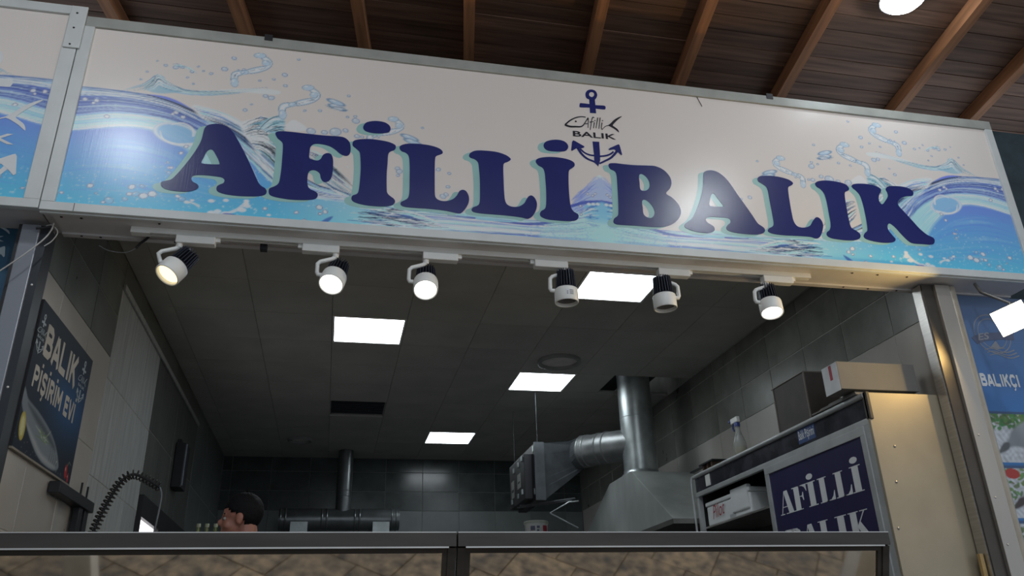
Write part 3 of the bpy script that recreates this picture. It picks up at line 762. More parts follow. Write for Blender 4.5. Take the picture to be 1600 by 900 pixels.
def bubble(cv, px, py, r, kind=0, squash=0.8):
    x, z = S(px, py); r *= 0.0036
    if kind == 0:
        cv.ell(x, z, r, r * squash, A(190, 200, 215), 0.85, A(60, 80, 130), 0.003, rng.uniform(-.5, .5), A(230, 235, 240))
    elif kind == 1:
        cv.ell(x, z, r, r * squash, A(120, 150, 180), 0.5, A(85, 105, 135), 0.003, rng.uniform(-.5, .5), A(200, 210, 215))
    else:
        cv.ell(x, z, r, r * squash, A(215, 222, 230), 0.9)

def duck(cv, px, py, k=1.0):
    """curled droplet of splashing water: pale thread with knots, thin dark edges"""
    P = lambda *q: [S(px + a * k, py + b * k) for a, b in q]
    line = catmull(P((-30, 17), (-28, 8), (-16, 5), (-4, 3), (10, 0), (20, -3), (22, -9), (17, -15), (10, -19)), 5, False)
    n = len(line)
    wid = [0.016 + 0.016 * abs(math.sin(3.0 * PI * i / n + .6)) for i in range(n)]
    for dw, c, al in ((0.006, A(92, 112, 132), 0.9), (0.0, A(142, 156, 166), 1.0), (-0.012, A(172, 180, 184), 0.9)):
        for i in range(n - 1):
            cv.stroke(line[i:i + 2], max(.002, (wid[i] + dw) * k), max(.002, (wid[i + 1] + dw) * k), c, al)
    for dx, dy, rx, rz, ro in ((9, -20, .032, .018, .1), (-29, 20, .020, .030, .2), (18, -9, .022, .020, 0), (-14, 5, .022, .014, .3)):
        x, z = S(px + dx * k, py + dy * k)
        cv.ell(x, z, rx * k, rz * k, A(142, 158, 170), .9, A(100, 120, 138), .0022, ro, A(190, 196, 200))
    for _ in range(9):
        i = rng.randrange(n - 3)
        cv.stroke([(p[0] + rng.gauss(0, .004), p[1] + rng.gauss(0, .004)) for p in line[i:i + 3]], .002, .004, A(70, 95, 120), .7)

def paint_half():
    cv = Canvas(SX0, CXS, SZ0, SZ1, 620, 240, A(166, 158, 152))
    X, Z = cv.X, cv.Z
    # body of water: upper edge as a function of x, filled with a vertical blend of blues
    top = catmull(SS((60, 128), (112, 133), (150, 140), (200, 143), (250, 152), (300, 170), (345, 192), (385, 225), (412, 262), (440, 290), (480, 303), (560, 313), (640, 321), (760, 336), (840, 344), (880, 338), (908, 310), (935, 276)), 6, False)
    tx = np.array([p[0] for p in top]); tz = np.array([p[1] for p in top])
    T = np.interp(cv.x, tx, tz)[None, :]
    wob = 0.010 * np.sin(X * 9 + 2 * np.sin(Z * 7)) + 0.006 * np.sin(X * 23 + Z * 13)
    d = T - Z + wob
    h = np.clip((Z - SZ0) / 0.55, 0, 1)[..., None]
    deep = A(50, 146, 202) * (1 - h) + A(84, 98, 172) * h
    pale = A(120, 175, 215) * (1 - h) + A(165, 185, 215) * h
    xt = np.clip((X - S(430, 300)[0]) / 0.7, 0, 1)[..., None]
    body = deep * (1 - xt) + pale * xt
    cv.C = np.where((np.clip(d / 0.006 + 0.5, 0, 1) > 0)[..., None], cv.C * (1 - np.clip(d / 0.006 + .5, 0, 1)[..., None]) + body * np.clip(d / 0.006 + .5, 0, 1)[..., None], cv.C)
    # speckle in the deep blue
    ns = np.random.RandomState(5)
    for _ in range(420):
        px, py = ns.uniform(85, 560), ns.uniform(255, 335)
        x, z = S(px, py); cv.ell(x, z, ns.uniform(.002, .006), ns.uniform(.002, .005), A(150, 200, 225), ns.uniform(.2, .6))
    # surface sheet, dark band and pale band of the rolling wave
    s0 = SS((60, 129), (112, 134), (180, 141), (250, 153), (310, 176), (360, 206), (400, 245))
    s1 = SS((60, 146), (112, 148), (180, 150), (250, 162), (310, 186), (352, 214), (385, 250))
    s2 = SS((60, 180), (112, 181), (180, 176), (250, 184), (300, 200), (340, 224), (372, 258))
    s3 = SS((60, 206), (112, 203), (180, 198), (232, 202), (275, 222), (310, 250), (340, 280))
    cv.poly(s0 + s1[::-1], A(128, 155, 186), .95, .006)
    cv.poly(s1 + s2[::-1], A(72, 90, 148), .95, .012)
    cv.poly(s2 + s3[::-1], A(130, 172, 184), .9, .012)
    strands(cv, s0, s1, 46, [A(175, 190, 208), A(82, 108, 150), A(200, 206, 214), A(70, 95, 130)], (.003, .010))
    strands(cv, s1, s2, 46, [A(58, 74, 132), A(118, 142, 182), A(84, 104, 156), A(62, 78, 140), A(140, 160, 190)], (.004, .016))
    strands(cv, s2, s3, 46, [A(158, 192, 198), A(105, 150, 182), A(178, 200, 202), A(136, 180, 172)], (.004, .014))
    cv.stroke(catmull(s0, 6, False), .006, .008, A(60, 90, 135), .85)
    cv.stroke(catmull(SS((230, 148), (270, 160), (320, 182), (338, 188)), 5, False), .004, .018, A(25, 30, 60), .9)
    # crest wisps
    strands(cv, SS((190, 140), (225, 130), (245, 118), (262, 130), (300, 142), (350, 142), (420, 136)), SS((190, 144), (225, 140), (245, 136), (262, 142), (300, 148), (350, 148), (420, 140)), 40, [A(70, 100, 135), A(120, 150, 170), A(150, 180, 185), A(95, 130, 140)], (.003, .010))
    cv.poly(SS((225, 138), (240, 128), (244, 117), (256, 120), (262, 132), (285, 142), (250, 146)), A(105, 145, 160), .8)
    strands(cv, SS((222, 140), (238, 128), (246, 116), (258, 124), (285, 141)), SS((228, 144), (242, 140), (250, 136), (262, 140), (290, 145)), 30, [A(60, 95, 115), A(185, 205, 208), A(120, 165, 170), A(215, 222, 222)], (.002, .008), (.5, .95), (.3, .9))
    cv.poly(SS((340, 141), (400, 138), (436, 142), (432, 148), (390, 145)), A(165, 170, 195), .7)
    # clear sheet falling from the crest
    g0 = SS((300, 165), (345, 175), (385, 195), (420, 225), (450, 260), (500, 290), (570, 308))
    g1 = SS((330, 200), (360, 222), (390, 250), (420, 280), (450, 300), (500, 310), (570, 318))
    cv.poly(g0 + g1[::-1], A(186, 190, 200), .95, .008)
    strands(cv, g0, g1, 150, [A(235, 235, 235), A(60, 90, 130), A(30, 45, 70), A(150, 190, 195), A(100, 130, 170), A(120, 165, 175)], (.003, .013), (.5, .95), (.1, .45))
    # foam knot between the letters
    k0 = SS((375, 196), (395, 186), (412, 182), (430, 190), (445, 205), (452, 225))
    k1 = SS((400, 235), (412, 242), (425, 255), (438, 268), (446, 276), (452, 282))
    cv.poly(k0 + k1[::-1], A(190, 196, 198), .9, .006)
    strands(cv, k0, k1, 120, [A(235, 235, 230), A(45, 65, 75), A(120, 165, 165), A(70, 110, 140), A(25, 35, 45)], (.003, .011), (.5, .95), (.2, .7))
    cv.poly(SS((408, 192), (425, 183), (442, 182), (444, 200), (430, 208), (412, 204)), A(105, 150, 165), .8)
    strands(cv, SS((404, 200), (418, 186), (432, 180), (446, 180)), SS((410, 212), (424, 206), (436, 204), (448, 204)), 46, [A(70, 110, 125), A(190, 205, 208), A(45, 75, 90), A(140, 180, 185), A(225, 228, 228)], (.002, .009), (.5, .95), (.25, .8))
    cv.stroke(catmull(SS((404, 204), (414, 192), (428, 183), (442, 181)), 5, False), .003, .007, A(50, 80, 100), .9)
    cv.poly(SS((445, 200), (455, 188), (466, 190), (480, 202), (460, 205)), A(185, 190, 185), .8)
    strands(cv, SS((478, 232), (500, 240), (525, 262), (555, 290)), SS((478, 262), (500, 282), (525, 300), (555, 312)), 80, [A(235, 235, 235), A(50, 75, 115), A(140, 175, 190), A(20, 30, 45)], (.003, .012), (.5, .95), (.3, .9))
    # low water in front, running to the middle
    l0 = SS((555, 316), (620, 323), (700, 332), (780, 340), (850, 346), (900, 342), (935, 335))
    l1 = SS((540, 350), (620, 360), (700, 362), (780, 366), (850, 372), (900, 376), (935, 378))
    strands(cv, l0, l1, 150, [A(225, 230, 238), A(70, 95, 165), A(150, 175, 215), A(40, 70, 140), A(120, 170, 205), A(190, 205, 225)], (.003, .016), (.4, .9), (.2, .7))
    n0 = SS((560, 322), (600, 326), (640, 330), (690, 346)); n1 = SS((560, 350), (600, 352), (640, 356), (690, 360))
    strands(cv, n0, n1, 110, [A(235, 232, 230), A(45, 75, 125), A(130, 175, 190), A(30, 45, 80), A(205, 200, 195)], (.003, .014), (.5, .95), (.2, .5), .008)
    cv.stroke(catmull(SS((700, 336), (760, 343), (830, 350), (880, 344)), 6, False), .004, .022, A(45, 60, 140), .85)
    cv.stroke(catmull(SS((745, 341), (790, 346), (815, 345)), 5, False), .014, .004, A(110, 160, 195), .9)
    # middle peak
    cv.poly(SS((896, 318), (915, 298), (935, 277), (975, 330), (896, 330)), A(128, 140, 185), .85, .006)
    strands(cv, SS((892, 312), (912, 294), (935, 274)), SS((892, 338), (912, 330), (937, 322)), 36, [A(90, 105, 165), A(175, 185, 210), A(110, 125, 180)], (.004, .012))
    cv.stroke(SS((892, 322), (915, 316), (960, 315)), .018, .022, A(45, 65, 145), .9)
    cv.poly(SS((912, 326), (925, 318), (975, 316), (975, 350), (920, 345)), A(90, 150, 195), .9, .008)
    strands(cv, SS((905, 330), (920, 322), (937, 320)), SS((915, 352), (925, 356), (937, 358)), 40, [A(50, 105, 165), A(150, 195, 220), A(35, 85, 150), A(200, 220, 230)], (.003, .010))
    cv.poly(SS((860, 350), (900, 345), (975, 348), (975, 380), (850, 378)), A(130, 180, 210), .55, .02)
    for _ in range(160):
        x, z = S(ns.uniform(820, 937), ns.uniform(352, 374)); cv.ell(x, z, ns.uniform(.002, .005), ns.uniform(.002, .004), A(90, 135, 190) if ns.rand() < .6 else A(200, 215, 225), .5)
    for px in (920, 927, 934): bubble(cv, px, 319, 3.2, 2, .8)
    for px, py in ((918, 303), (930, 303), (926, 306), (907, 322), (908, 335)): bubble(cv, px, py, 2.8, 0)
    # big bubble under the wave
    bxp, bz = S(277, 210)
    cv.ell(bxp, bz, .122, .066, A(96, 140, 195), .9, A(175, 205, 215), .010, -.25)
    cv.stroke(catmull(SS((268, 195), (284, 192), (300, 200), (302, 212)), 5, False), .006, .014, A(200, 220, 225), .8)
    cv.stroke(catmull(SS((250, 205), (256, 218), (275, 225), (300, 225)), 5, False), .006, .016, A(190, 212, 225), .8)
    # glassy fill between the first letters and under the wave shoulder
    strands(cv, SS((300, 178), (340, 200), (375, 235), (405, 275)), SS((312, 200), (345, 228), (372, 262), (398, 296)), 60, [A(150, 185, 200), A(90, 125, 175), A(215, 222, 226), A(60, 85, 140)], (.003, .012), (.35, .8), (.2, .6))
    strands(cv, SS((90, 225), (180, 215), (260, 235), (340, 290)), SS((85, 300), (180, 300), (280, 312), (400, 325)), 46, [A(70, 100, 180), A(110, 150, 205), A(60, 130, 195)], (.006, .030), (.10, .30), (.2, .6))
    # droplets
    duck(cv, 397, 108, 1.05); duck(cv, 472, 158, 1.05); duck(cv, 606, 205, 0.95)
    for px, py, r in ((366, 91, 4), (351, 108, 5), (445, 117, 4.5), (446, 134, 3.5), (467, 93, 2.6), (381, 109, 3), (372, 110, 2.4), (406, 126, 2.4), (428, 124, 2.6), (383, 172, 3.5), (408, 184, 2.6), (476, 173, 2.6), (500, 173, 3), (545, 150, 2.8), (556, 189, 6), (555, 182, 3), (486, 205, 7), (507, 207, 5), (524, 206, 9), (540, 204, 4.5), (558, 213, 4.5), (566, 214, 3), (543, 183, 2.5), (591, 215, 2), (660, 200, 2.5), (685, 265, 4), (702, 271, 3), (700, 292, 3.5), (697, 304, 4), (692, 307, 5), (621, 263, 4), (624, 268, 5), (622, 274, 3), (424, 153, 5), (415, 150, 4), (393, 163, 2), (330, 115, 3), (259, 102, 3), (275, 105, 4.5), (285, 105, 3.5), (300, 112, 3), (246, 95, 1.6), (310, 104, 2), (230, 112, 2.2), (220, 124, 2), (293, 121, 2.2), (302, 131, 2), (318, 111, 2)):
        bubble(cv, px, py, r, 1)
    for px, py in ((525, 160), (527, 168), (640, 215), (645, 222)):
        x, z = S(px, py); cv.ell(x, z, .055, .016, A(130, 155, 175), .8, A(75, 100, 130), .004, -.3, A(205, 212, 215))
    strands(cv, SS((505, 158), (520, 162), (540, 168)), SS((510, 168), (525, 172), (545, 172)), 14, [A(70, 95, 120), A(180, 195, 205)], (.003, .007))
    strands(cv, SS((268, 98), (285, 100), (305, 112)), SS((272, 104), (290, 106), (310, 116)), 14, [A(80, 110, 140), A(150, 175, 185)], (.003, .008))
    for px, py, r in ((133, 155, 4), (151, 157, 4), (146, 161, 3), (167, 182, 4), (286, 183, 4), (275, 176, 4), (270, 178, 3), (115, 151, 2.6)):
        bubble(cv, px, py, r, 0)
    for px, py, r in ((141, 290, 4.5), (150, 302, 2.4), (170, 313, 6.5), (161, 316, 3), (195, 311, 4), (206, 292, 5), (222, 291, 4), (212, 303, 5), (224, 306, 6), (238, 303, 6), (202, 303, 4), (96, 301, 3), (264, 270, 4), (265, 262, 3), (262, 254, 2.6), (283, 239, 3.4), (291, 229, 3.6), (268, 262, 3), (354, 305, 3), (284, 311, 5), (277, 306, 3), (414, 326, 3.5), (463, 332, 3.5), (450, 344, 3), (475, 345, 4), (499, 324, 5), (508, 331, 4), (500, 334, 3)):
        bubble(cv, px, py, r, rng.choice((0, 0, 1)))
    for px, py, r in ((278, 307, 3), (292, 316, 4), (300, 313, 3), (353, 313, 4), (330, 314, 4.5), (385, 314, 4), (386, 322, 5), (378, 328, 6), (340, 330, 5), (352, 334, 6), (330, 332, 5), (420, 336, 3), (385, 318, 4)):
        bubble(cv, px, py, r, 2, .6)
    cv.stroke(catmull(SS((290, 314), (303, 318), (310, 322)), 4, False), .006, .014, A(215, 225, 232), .8)
    cv.stroke(catmull(SS((325, 333), (345, 335), (370, 328), (385, 316)), 4, False), .012, .020, A(215, 225, 232), .8)
    cv.poly(SS((342, 338), (352, 333), (368, 336), (360, 341)), A(40, 60, 140), .9)
    cv.poly(SS((497, 350), (508, 342), (520, 338), (514, 346), (503, 352)), A(40, 70, 140), .85)
    return cv

half = paint_half()
full = Canvas(SX0, SX1, SZ0, SZ1, 1239, 240, (0, 0, 0))
full.C = np.concatenate([half.C, half.C[:, -2::-1]], axis=1)

YS = 3.80
sign = thing('shop_sign', (1.37, 3.92, 3.505), 'long white and blue water splash sign with big navy lettering over the shop opening', 'sign')
def sign_map(x, z): return np.stack([x, np.full_like(x, YS), z], -1)
sign_map.vec = True
full.mesh('printed_panel', sign_map, print_mat('sign_print', 0.26, 0.12), sign)
bx('box_body', SOFFIT, sign, -1.462, 4.215, YS + 0.004, 4.05, 3.512, 4.695)
FR_T = mat('frame_grey_top', (0.36, 0.37, 0.34), 0.4)
bx('frame_bar', WHITE_ALU, sign, -1.465, 4.22, YS - 0.014, YS + 0.02, 3.503, 3.550, 0.003)
bx('frame_bar', FR_T, sign, -1.465, 4.22, YS - 0.014, YS + 0.02, 4.634, 4.700, 0.003)
bx('frame_bar', WHITE_ALU, sign, -1.465, -1.403, YS - 0.014, YS + 0.02, 3.550, 4.634, 0.003)
bx('frame_bar', WHITE_ALU, sign, 4.165, 4.22, YS - 0.014, YS + 0.02, 3.550, 4.634, 0.003)
# underside with its lip, screws
bx('soffit', SOFFIT, sign, -1.42, 4.2, YS + 0.02, 4.035, 3.502, 3.512)
bx('soffit_lip', SOFFIT, sign, -1.42, 4.2, 4.015, 4.05, 3.492, 3.512)
bx('soffit_lip', WHITE_ALU, sign, -1.465, 4.22, YS + 0.006, YS + 0.024, 3.496, 3.506)
for x in (-1.38, -1.29, -0.93, 2.95, 3.12, 3.32):
    for y in (YS + 0.05, 4.025):
        MB().lathe([(0.001, -0.004), (0.006, -0.003), (0.007, 0)], 8, (x + (0.05 if y > 4 else 0), y, 3.5015 if y < 4 else 3.4915)).build('screw', BLACK_P, sign)
for x in (-0.508, 2.581): bx('bracket', BLACK_P, sign, x - 0.022, x + 0.022, YS - 0.018, YS + 0.05, 4.675, 4.715)
bx('joint', BLACK_P, sign, -1.314, -1.311, YS - 0.0148, YS - 0.013, 3.505, 3.549)
MB().tube([(2.079, YS - 0.003, 4.635), (2.092, YS - 0.003, 4.60), (2.105, YS - 0.003, 4.565)], 0.002, 5).build('scratch', BLACK_P, sign)

# the big letters, each with its teal drop shadow underneath
def sign_letter(loops):
    lp = [catmull(l, 4) for l in loops]
    return lp
groups = {}
for n, loops in LETTERS: groups.setdefault(n, []).append(loops)
for n, parts in groups.items():
    fr = MB(); sh = MB()
    for loops in parts:
        lp = sign_letter(loops)
        fr.prism(lp, lambda a, b, d: (a, d, b), YS - 0.0008, YS - 0.0030)
        cxm = sum(p[0] for p in lp[0]) / len(lp[0]); czm = sum(p[1] for p in lp[0]) / len(lp[0])
        sh.prism([[(p[0] - 0.036, p[1] - 0.016) for p in l] for l in lp], lambda a, b, d: (a, d, b), YS - 0.0004, YS - 0.0007)
    L = fr.build('letter', NAVY, sign)
    L['label'] = 'navy letter with teal shadow'
    sh.build('letter_shadow', TEAL, L)

def logo(parent, mp, k, m_anchor, m_ink, only_ink=False, halo=None):
    """anchor and fish emblem; mp(a, b, d) -> 3D with a, b in metres about its centre, d = lift"""
    G = LOGO
    def pr(loops, lift): return MB().prism(loops, lambda a, b, d: mp(a * k, b * k, d), lift, lift + 0.0012)
    def add(name, lists, m, lift=0.0006):
        mb = MB()
        for i, l in enumerate(lists): mb.prism(l, lambda a, b, d: mp(a * k, b * k, d), lift + i * .00025, lift + i * .00025 + 0.0006)
        return mb.build(name, m, parent)
    r = [catmull(l, 4) for l in G['ring']]
    add('anchor_ring', [r], m_anchor)
    add('anchor_shaft', [G['shaft']], m_anchor, 0.0004)
    add('anchor_stock', [[catmull(G['bar'][0], 3)]], m_anchor, 0.0005)
    add('anchor_crown', [G['lower'], [ribbon(catmull(G['arm_l_up'], 4, False), .011)], [ribbon(catmull(G['arm_l_lo'], 4, False), .016, .010)],
                         [ribbon(catmull(G['arm_r_up'], 4, False), .011)], [ribbon(catmull(G['arm_r_lo'], 4, False), .010, .016)], G['head_l'], G['head_r']], m_anchor)
    e = G['eye'][0]
    f = [[ribbon(catmull(G['fish_top'], 5, False), .006, .010)], [ribbon(catmull(G['fish_bot'], 5, False), .014, .003)],
         ]
    add('fish_tail', [[catmull(G['tail'][0], 3)], [ribbon(catmull(G['stem'], 4, False), .003, .005)]], m_ink, 0.0016)
    add('fish_eye', [[[(e[0] + .006 * math.cos(t), e[1] + .006 * math.sin(t)) for t in [i * PI / 4 for i in range(8)]]]], m_ink, 0.0016)
    add('fish_outline', f, m_ink, 0.0016)
    w = [[ribbon(catmull(G[n], 4, False), .0055, .004)] for n in ('t_A', 't_A2', 't_f', 't_f2', 't_i', 't_l1', 't_l2', 't_i2')]
    for n in ('t_i', 't_i2'):
        a = G[n][0]; w.append([[(a[0] + .004 + .004 * math.cos(t), a[1] + .014 + .004 * math.sin(t)) for t in [i * PI / 3 for i in range(6)]]])
    add('script_lettering', w, m_ink, 0.0016)
    b = G['balik']
    tl, bl, tr, br = b[0], b[1], (b[3][0], b[2][1]), (b[3][0], b[3][1])
    x0, x1 = tl[0], b[3][0]; zt, zb = tl[1], bl[1]; sk = (b[2][1] - tl[1])
    text_mb('BALIK', lambda u, v: mp((x0 + (x1 - x0) * u) * k, (zb + (zt - zb) * v + sk * u) * k, 0.002), 0.018).build('block_lettering', m_ink, parent)

LCX, LCZ = 1.3965, 4.3209
logo(sign, lambda a, b, d: (LCX + a, YS - d, LCZ + b), 1.0, NAVY, INK)

# ---- neighbouring sign, same plane, a little taller
ns_ = thing('shop_sign', (-2.1, 3.92, 3.515), 'partly seen blue water sign with a white anchor, beside the long sign', 'sign')
nx0, nx1 = -2.72, -1.540
c2 = Canvas(nx0, nx1, 3.553, 4.70, 230, 230, A(150, 148, 150))
src_u = (c2.X - nx0) / (nx1 - nx0)
# the same wave artwork cropped to this board
ui = np.clip(((1.0 - src_u) * 0.42 * 619), 0, 619).astype(int)
vi = np.clip((c2.Z - 3.553) / (4.70 - 3.553) * 239 * 1.03, 0, 239).astype(int)
c2.C = half.C[vi, ui]
c2.mesh('printed_panel', sign_map, print_mat('sign_print', 0.36, 0.12), ns_)
bx('box_body', SOFFIT, ns_, -2.78, -1.475, YS + 0.004, 4.05, 3.52, 4.752)
bx('frame_bar', WHITE_ALU, ns_, -2.78, -1.469, YS - 0.016, YS + 0.02, 3.508, 3.556, 0.003)
bx('frame_bar', WHITE_ALU, ns_, -2.78, -1.469, YS - 0.016, YS + 0.02, 4.70, 4.757, 0.003)
bx('frame_bar', WHITE_ALU, ns_, -1.542, -1.469, YS - 0.016, YS + 0.02, 3.556, 4.70, 0.003)
bx('corner_plate', WHITE_ALU, ns_, -1.535, -1.452, YS - 0.026, YS - 0.0165, 4.47, 4.75, 0.003)
for x, z in ((-1.50, 4.70), (-1.50, 4.60), (-1.50, 4.49)):
    MB().lathe([(0.001, 0), (0.006, 0.001), (0.004, 0.004), (0.001, 0.005)], 8, (x, YS - 0.026, z), (0, -1, 0)).build('screw', BLACK_P, ns_)
logo(ns_, lambda a, b, d: (-1.845 + a, YS - d, 3.97 + b), 1.62, WHITE_V, WHITE_V)

# ---- blue banner on the neighbouring front, below its sign
bn = thing('blue_banner', (-2.2, 4.055, 1.2), 'plain blue banner with pale fish emblem beside the grey steel post', 'banner')
c3 = Canvas(-2.9, -1.601, 1.2, 3.85, 40, 60, (0.02, 0.10, 0.20))
gz = np.clip((c3.Z - 2.2) / 1.3, 0, 1)[..., None]
c3.C = np.array((0.02, 0.13, 0.29)) * (1 - gz) + np.array((0.012, 0.065, 0.12)) * gz
def bn_map(x, z): return np.stack([x, np.full_like(x, 4.0535), z], -1)
bn_map.vec = True
c3.mesh('printed_face', bn_map, print_mat('banner_print', 0.5), bn)
bx('board', SOFFIT, bn, -2.9, -1.601, 4.0545, 4.0595, 1.2, 3.85)
bx('edge_trim', mat('tan_edge', (0.42, 0.36, 0.28), 0.6), bn, -1.6005, -1.5905, 4.0, 4.0595, 1.2, 3.49)
logo(bn, lambda a, b, d: (-1.785 + a, 4.0533 - d, 3.50 + b), 0.80, PALE_V, PALE_V)

# ================================================================== picture board on the tiled wall
bd = thing('picture_board', (XL, 4.5, 2.42), 'dark blue board with white lettering, a fish, lemon and red pepper on the tiled wall', 'sign')
BY0, BY1, BZ0, BZ1, BXF = 4.06, 5.0, 2.42, 3.148, XL + 0.014
c4 = Canvas(BY0, BY1, BZ0, BZ1, 300, 230, (0.012, 0.02, 0.035))
gy = np.exp(-((c4.X - 4.75) / 0.35) ** 2 - ((c4.Z - 2.80) / 0.16) ** 2)[..., None]
c4.C = c4.C * (1 - gy) + np.array((0.02, 0.085, 0.22)) * gy
c4.poly([(4.06, 2.70), (4.126, 2.664), (4.20, 2.655), (4.301, 2.645), (4.438, 2.622), (4.55, 2.595), (4.64, 2.560), (4.72, 2.51), (4.758, 2.467), (4.72, 2.442), (4.62, 2.432), (4.50, 2.436), (4.40, 2.452), (4.32, 2.480), (4.237, 2.515), (4.16, 2.56), (4.083, 2.608), (4.06, 2.64)], (0.20, 0.235, 0.27), 1, .006)
c4.poly([(4.14, 2.645), (4.30, 2.630), (4.44, 2.605), (4.60, 2.565), (4.66, 2.53), (4.55, 2.545), (4.40, 2.575), (4.25, 2.605)], (0.055, 0.07, 0.09), .85, .012)
c4.poly([(4.18, 2.555), (4.26, 2.515), (4.36, 2.475), (4.48, 2.447), (4.62, 2.442), (4.70, 2.452), (4.60, 2.462), (4.45, 2.475), (4.32, 2.515)], (0.42, 0.43, 0.43), .8, .012)
for k in range(9):
    y = 4.58 + .016 * k
    c4.stroke([(y, 2.535 - .03 * k / 9), (y + .012, 2.50 - .02 * k / 9), (y + .005, 2.465)], .004, .007, (0.28, 0.28, 0.26) if k % 2 else (0.04, .045, .05), .7)
c4.ell(4.715, 2.487, .012, .010, (0.5, 0.5, 0.45), 1, (0.01, 0.01, 0.01), .004)
c4.ell(4.133, 2.532, .040, .066, (0.50, 0.46, 0.12), 1, (0.50, 0.36, 0.05), .006, .25)
c4.ell(4.133, 2.532, .024, .045, (0.62, 0.60, 0.30), 1, None, .004, .25)
for k in range(7):
    c4.stroke([(4.133, 2.532), (4.133 + .028 * math.cos(k * .9), 2.532 + .05 * math.sin(k * .9))], .002, .003, (0.7, 0.68, 0.42), .8)
for k in range(26):
    a = rng.uniform(-.5, 3.6); L = rng.uniform(.04, .09); x, z = 4.43 + rng.uniform(-.06, .06), 2.552 + rng.uniform(-.02, .02)
    c4.stroke([(x, z), (x + L * math.cos(a), z + L * .5 * math.sin(a))], .006, .002, (0.16, 0.24, 0.12) if k % 3 else (0.42, 0.48, 0.36), .9)
for y, z, r in ((4.895, 2.472, .030), (4.945, 2.445, .020)):
    c4.ell(y, z, r * .8, r * 1.3, (0.42, 0.02, 0.025), 1, (0.2, 0.01, 0.01), .004, .2, (0.8, 0.4, 0.4))
c4.stroke([(4.905, 2.505), (4.925, 2.53), (4.96, 2.52)], .006, .004, (0.25, 0.3, 0.2), .9)
for k in range(30):
    c4.ell(rng.uniform(4.05, 4.95), rng.uniform(2.43, 2.48), .004, .003, (0.25, 0.25, 0.25), .6)
def bd_map(y, z): return np.stack([np.full_like(y, BXF), y, z], -1)
bd_map.vec = True
c4.mesh('printed_face', bd_map, print_mat('board_print', 0.55, 0.0, 0.25), bd)
bx('board', BLACK_P, bd, XL, BXF - 0.001, BY0, BY1, BZ0, BZ1)
bx('edge_trim', mat('board_edge', (0.25, 0.22, 0.18), 0.6), bd, XL, BXF + 0.002, BY0, BY1, BZ0 - 0.01, BZ0)
def bt(y0, y1, z0, z1): return lambda u, v, d=0: (BXF + 0.0008 + d, y0 + (y1 - y0) * u, z0 + (z1 - z0) * v)
LETTER_W = mat('cream_vinyl', (0.52, 0.48, 0.42), 0.5)
block_letters('BALIK', bt(4.185, 4.75, 2.905, 3.067), LETTER_W, bd, 0.24, 0.10)
block_letters('PİŞİRİM EVİ', bt(4.13, 4.845, 2.728, 2.835), LETTER_W, bd, 0.25, 0.14)
logo(bd, lambda a, b, d: (BXF + d, 4.122 + a, 2.985 + b), 0.38, PALE_V, PALE_V)
logo(bd, lambda a, b, d: (BXF + d, 4.875 + a, 2.975 + b), 0.46, PALE_V, PALE_V)

# black hinged bracket under the board
br = thing('wall_bracket', (XL, 5.1, 1.6), 'black metal bracket with two hanging bars on the white tiles under the board', 'bracket')
bx('arm', BLACK, br, XL + 0.002, XL + 0.06, 4.70, 5.40, 2.325, 2.385, 0.003)
for y in (5.16, 5.28): bx('hanging_bar', BLACK, br, XL + 0.012, XL + 0.048, y, y + 0.07, 1.60, 2.325, 0.003)
for y in (5.20, 5.33): bx('peg', BLACK, br, XL + 0.02, XL + 0.03, y, y + 0.008, 2.385, 2.47)

# insect lamp box edge-on further along the wall
tv = thing('insect_lamp', (XL, 8.1, 2.96), 'slim black wall unit with a pale front edge on the dark streaked tiles', 'wall unit')
bx('housing', BLACK_P, tv, XL + 0.001, XL + 0.09, 7.99, 8.24, 2.96, 3.37, 0.005)
bx('front_edge', mat('pale_blue_edge', (0.25, 0.28, 0.36), 0.3), tv, XL + 0.0905, XL + 0.098, 8.0, 8.03, 2.98, 3.36)
bx('mount', BLACK_P, tv, XL + 0.001, XL + 0.03, 8.06, 8.16, 3.37, 3.42)

# ================================================================== track and spotlights under the sign
TY, TZ = 3.915, 3.502
trk = thing('lighting_track', (0.8, TY, TZ), 'long white lighting track screwed under the big sign', 'lighting track')
bx('rail', WHITE_P, trk, -1.07, 2.70, TY - 0.020, TY - 0.006, TZ - 0.030, TZ - 0.0005)
bx('rail', WHITE_P, trk, -1.07, 2.70, TY + 0.006, TY + 0.020, TZ - 0.030, TZ - 0.0005)
bx('slot', BLACK, trk, -1.0, 2.68, TY - 0.006, TY + 0.006, TZ - 0.022, TZ - 0.0005)
bx('feed_box', WHITE_P, trk, -1.07, -0.98, TY - 0.021, TY + 0.021, TZ - 0.034, TZ - 0.0306)
for x in (-0.45, 2.50): bx('clip', BLACK_P, trk, x, x + 0.035, TY + 0.045, TY + 0.085, 3.455, 3.4915)

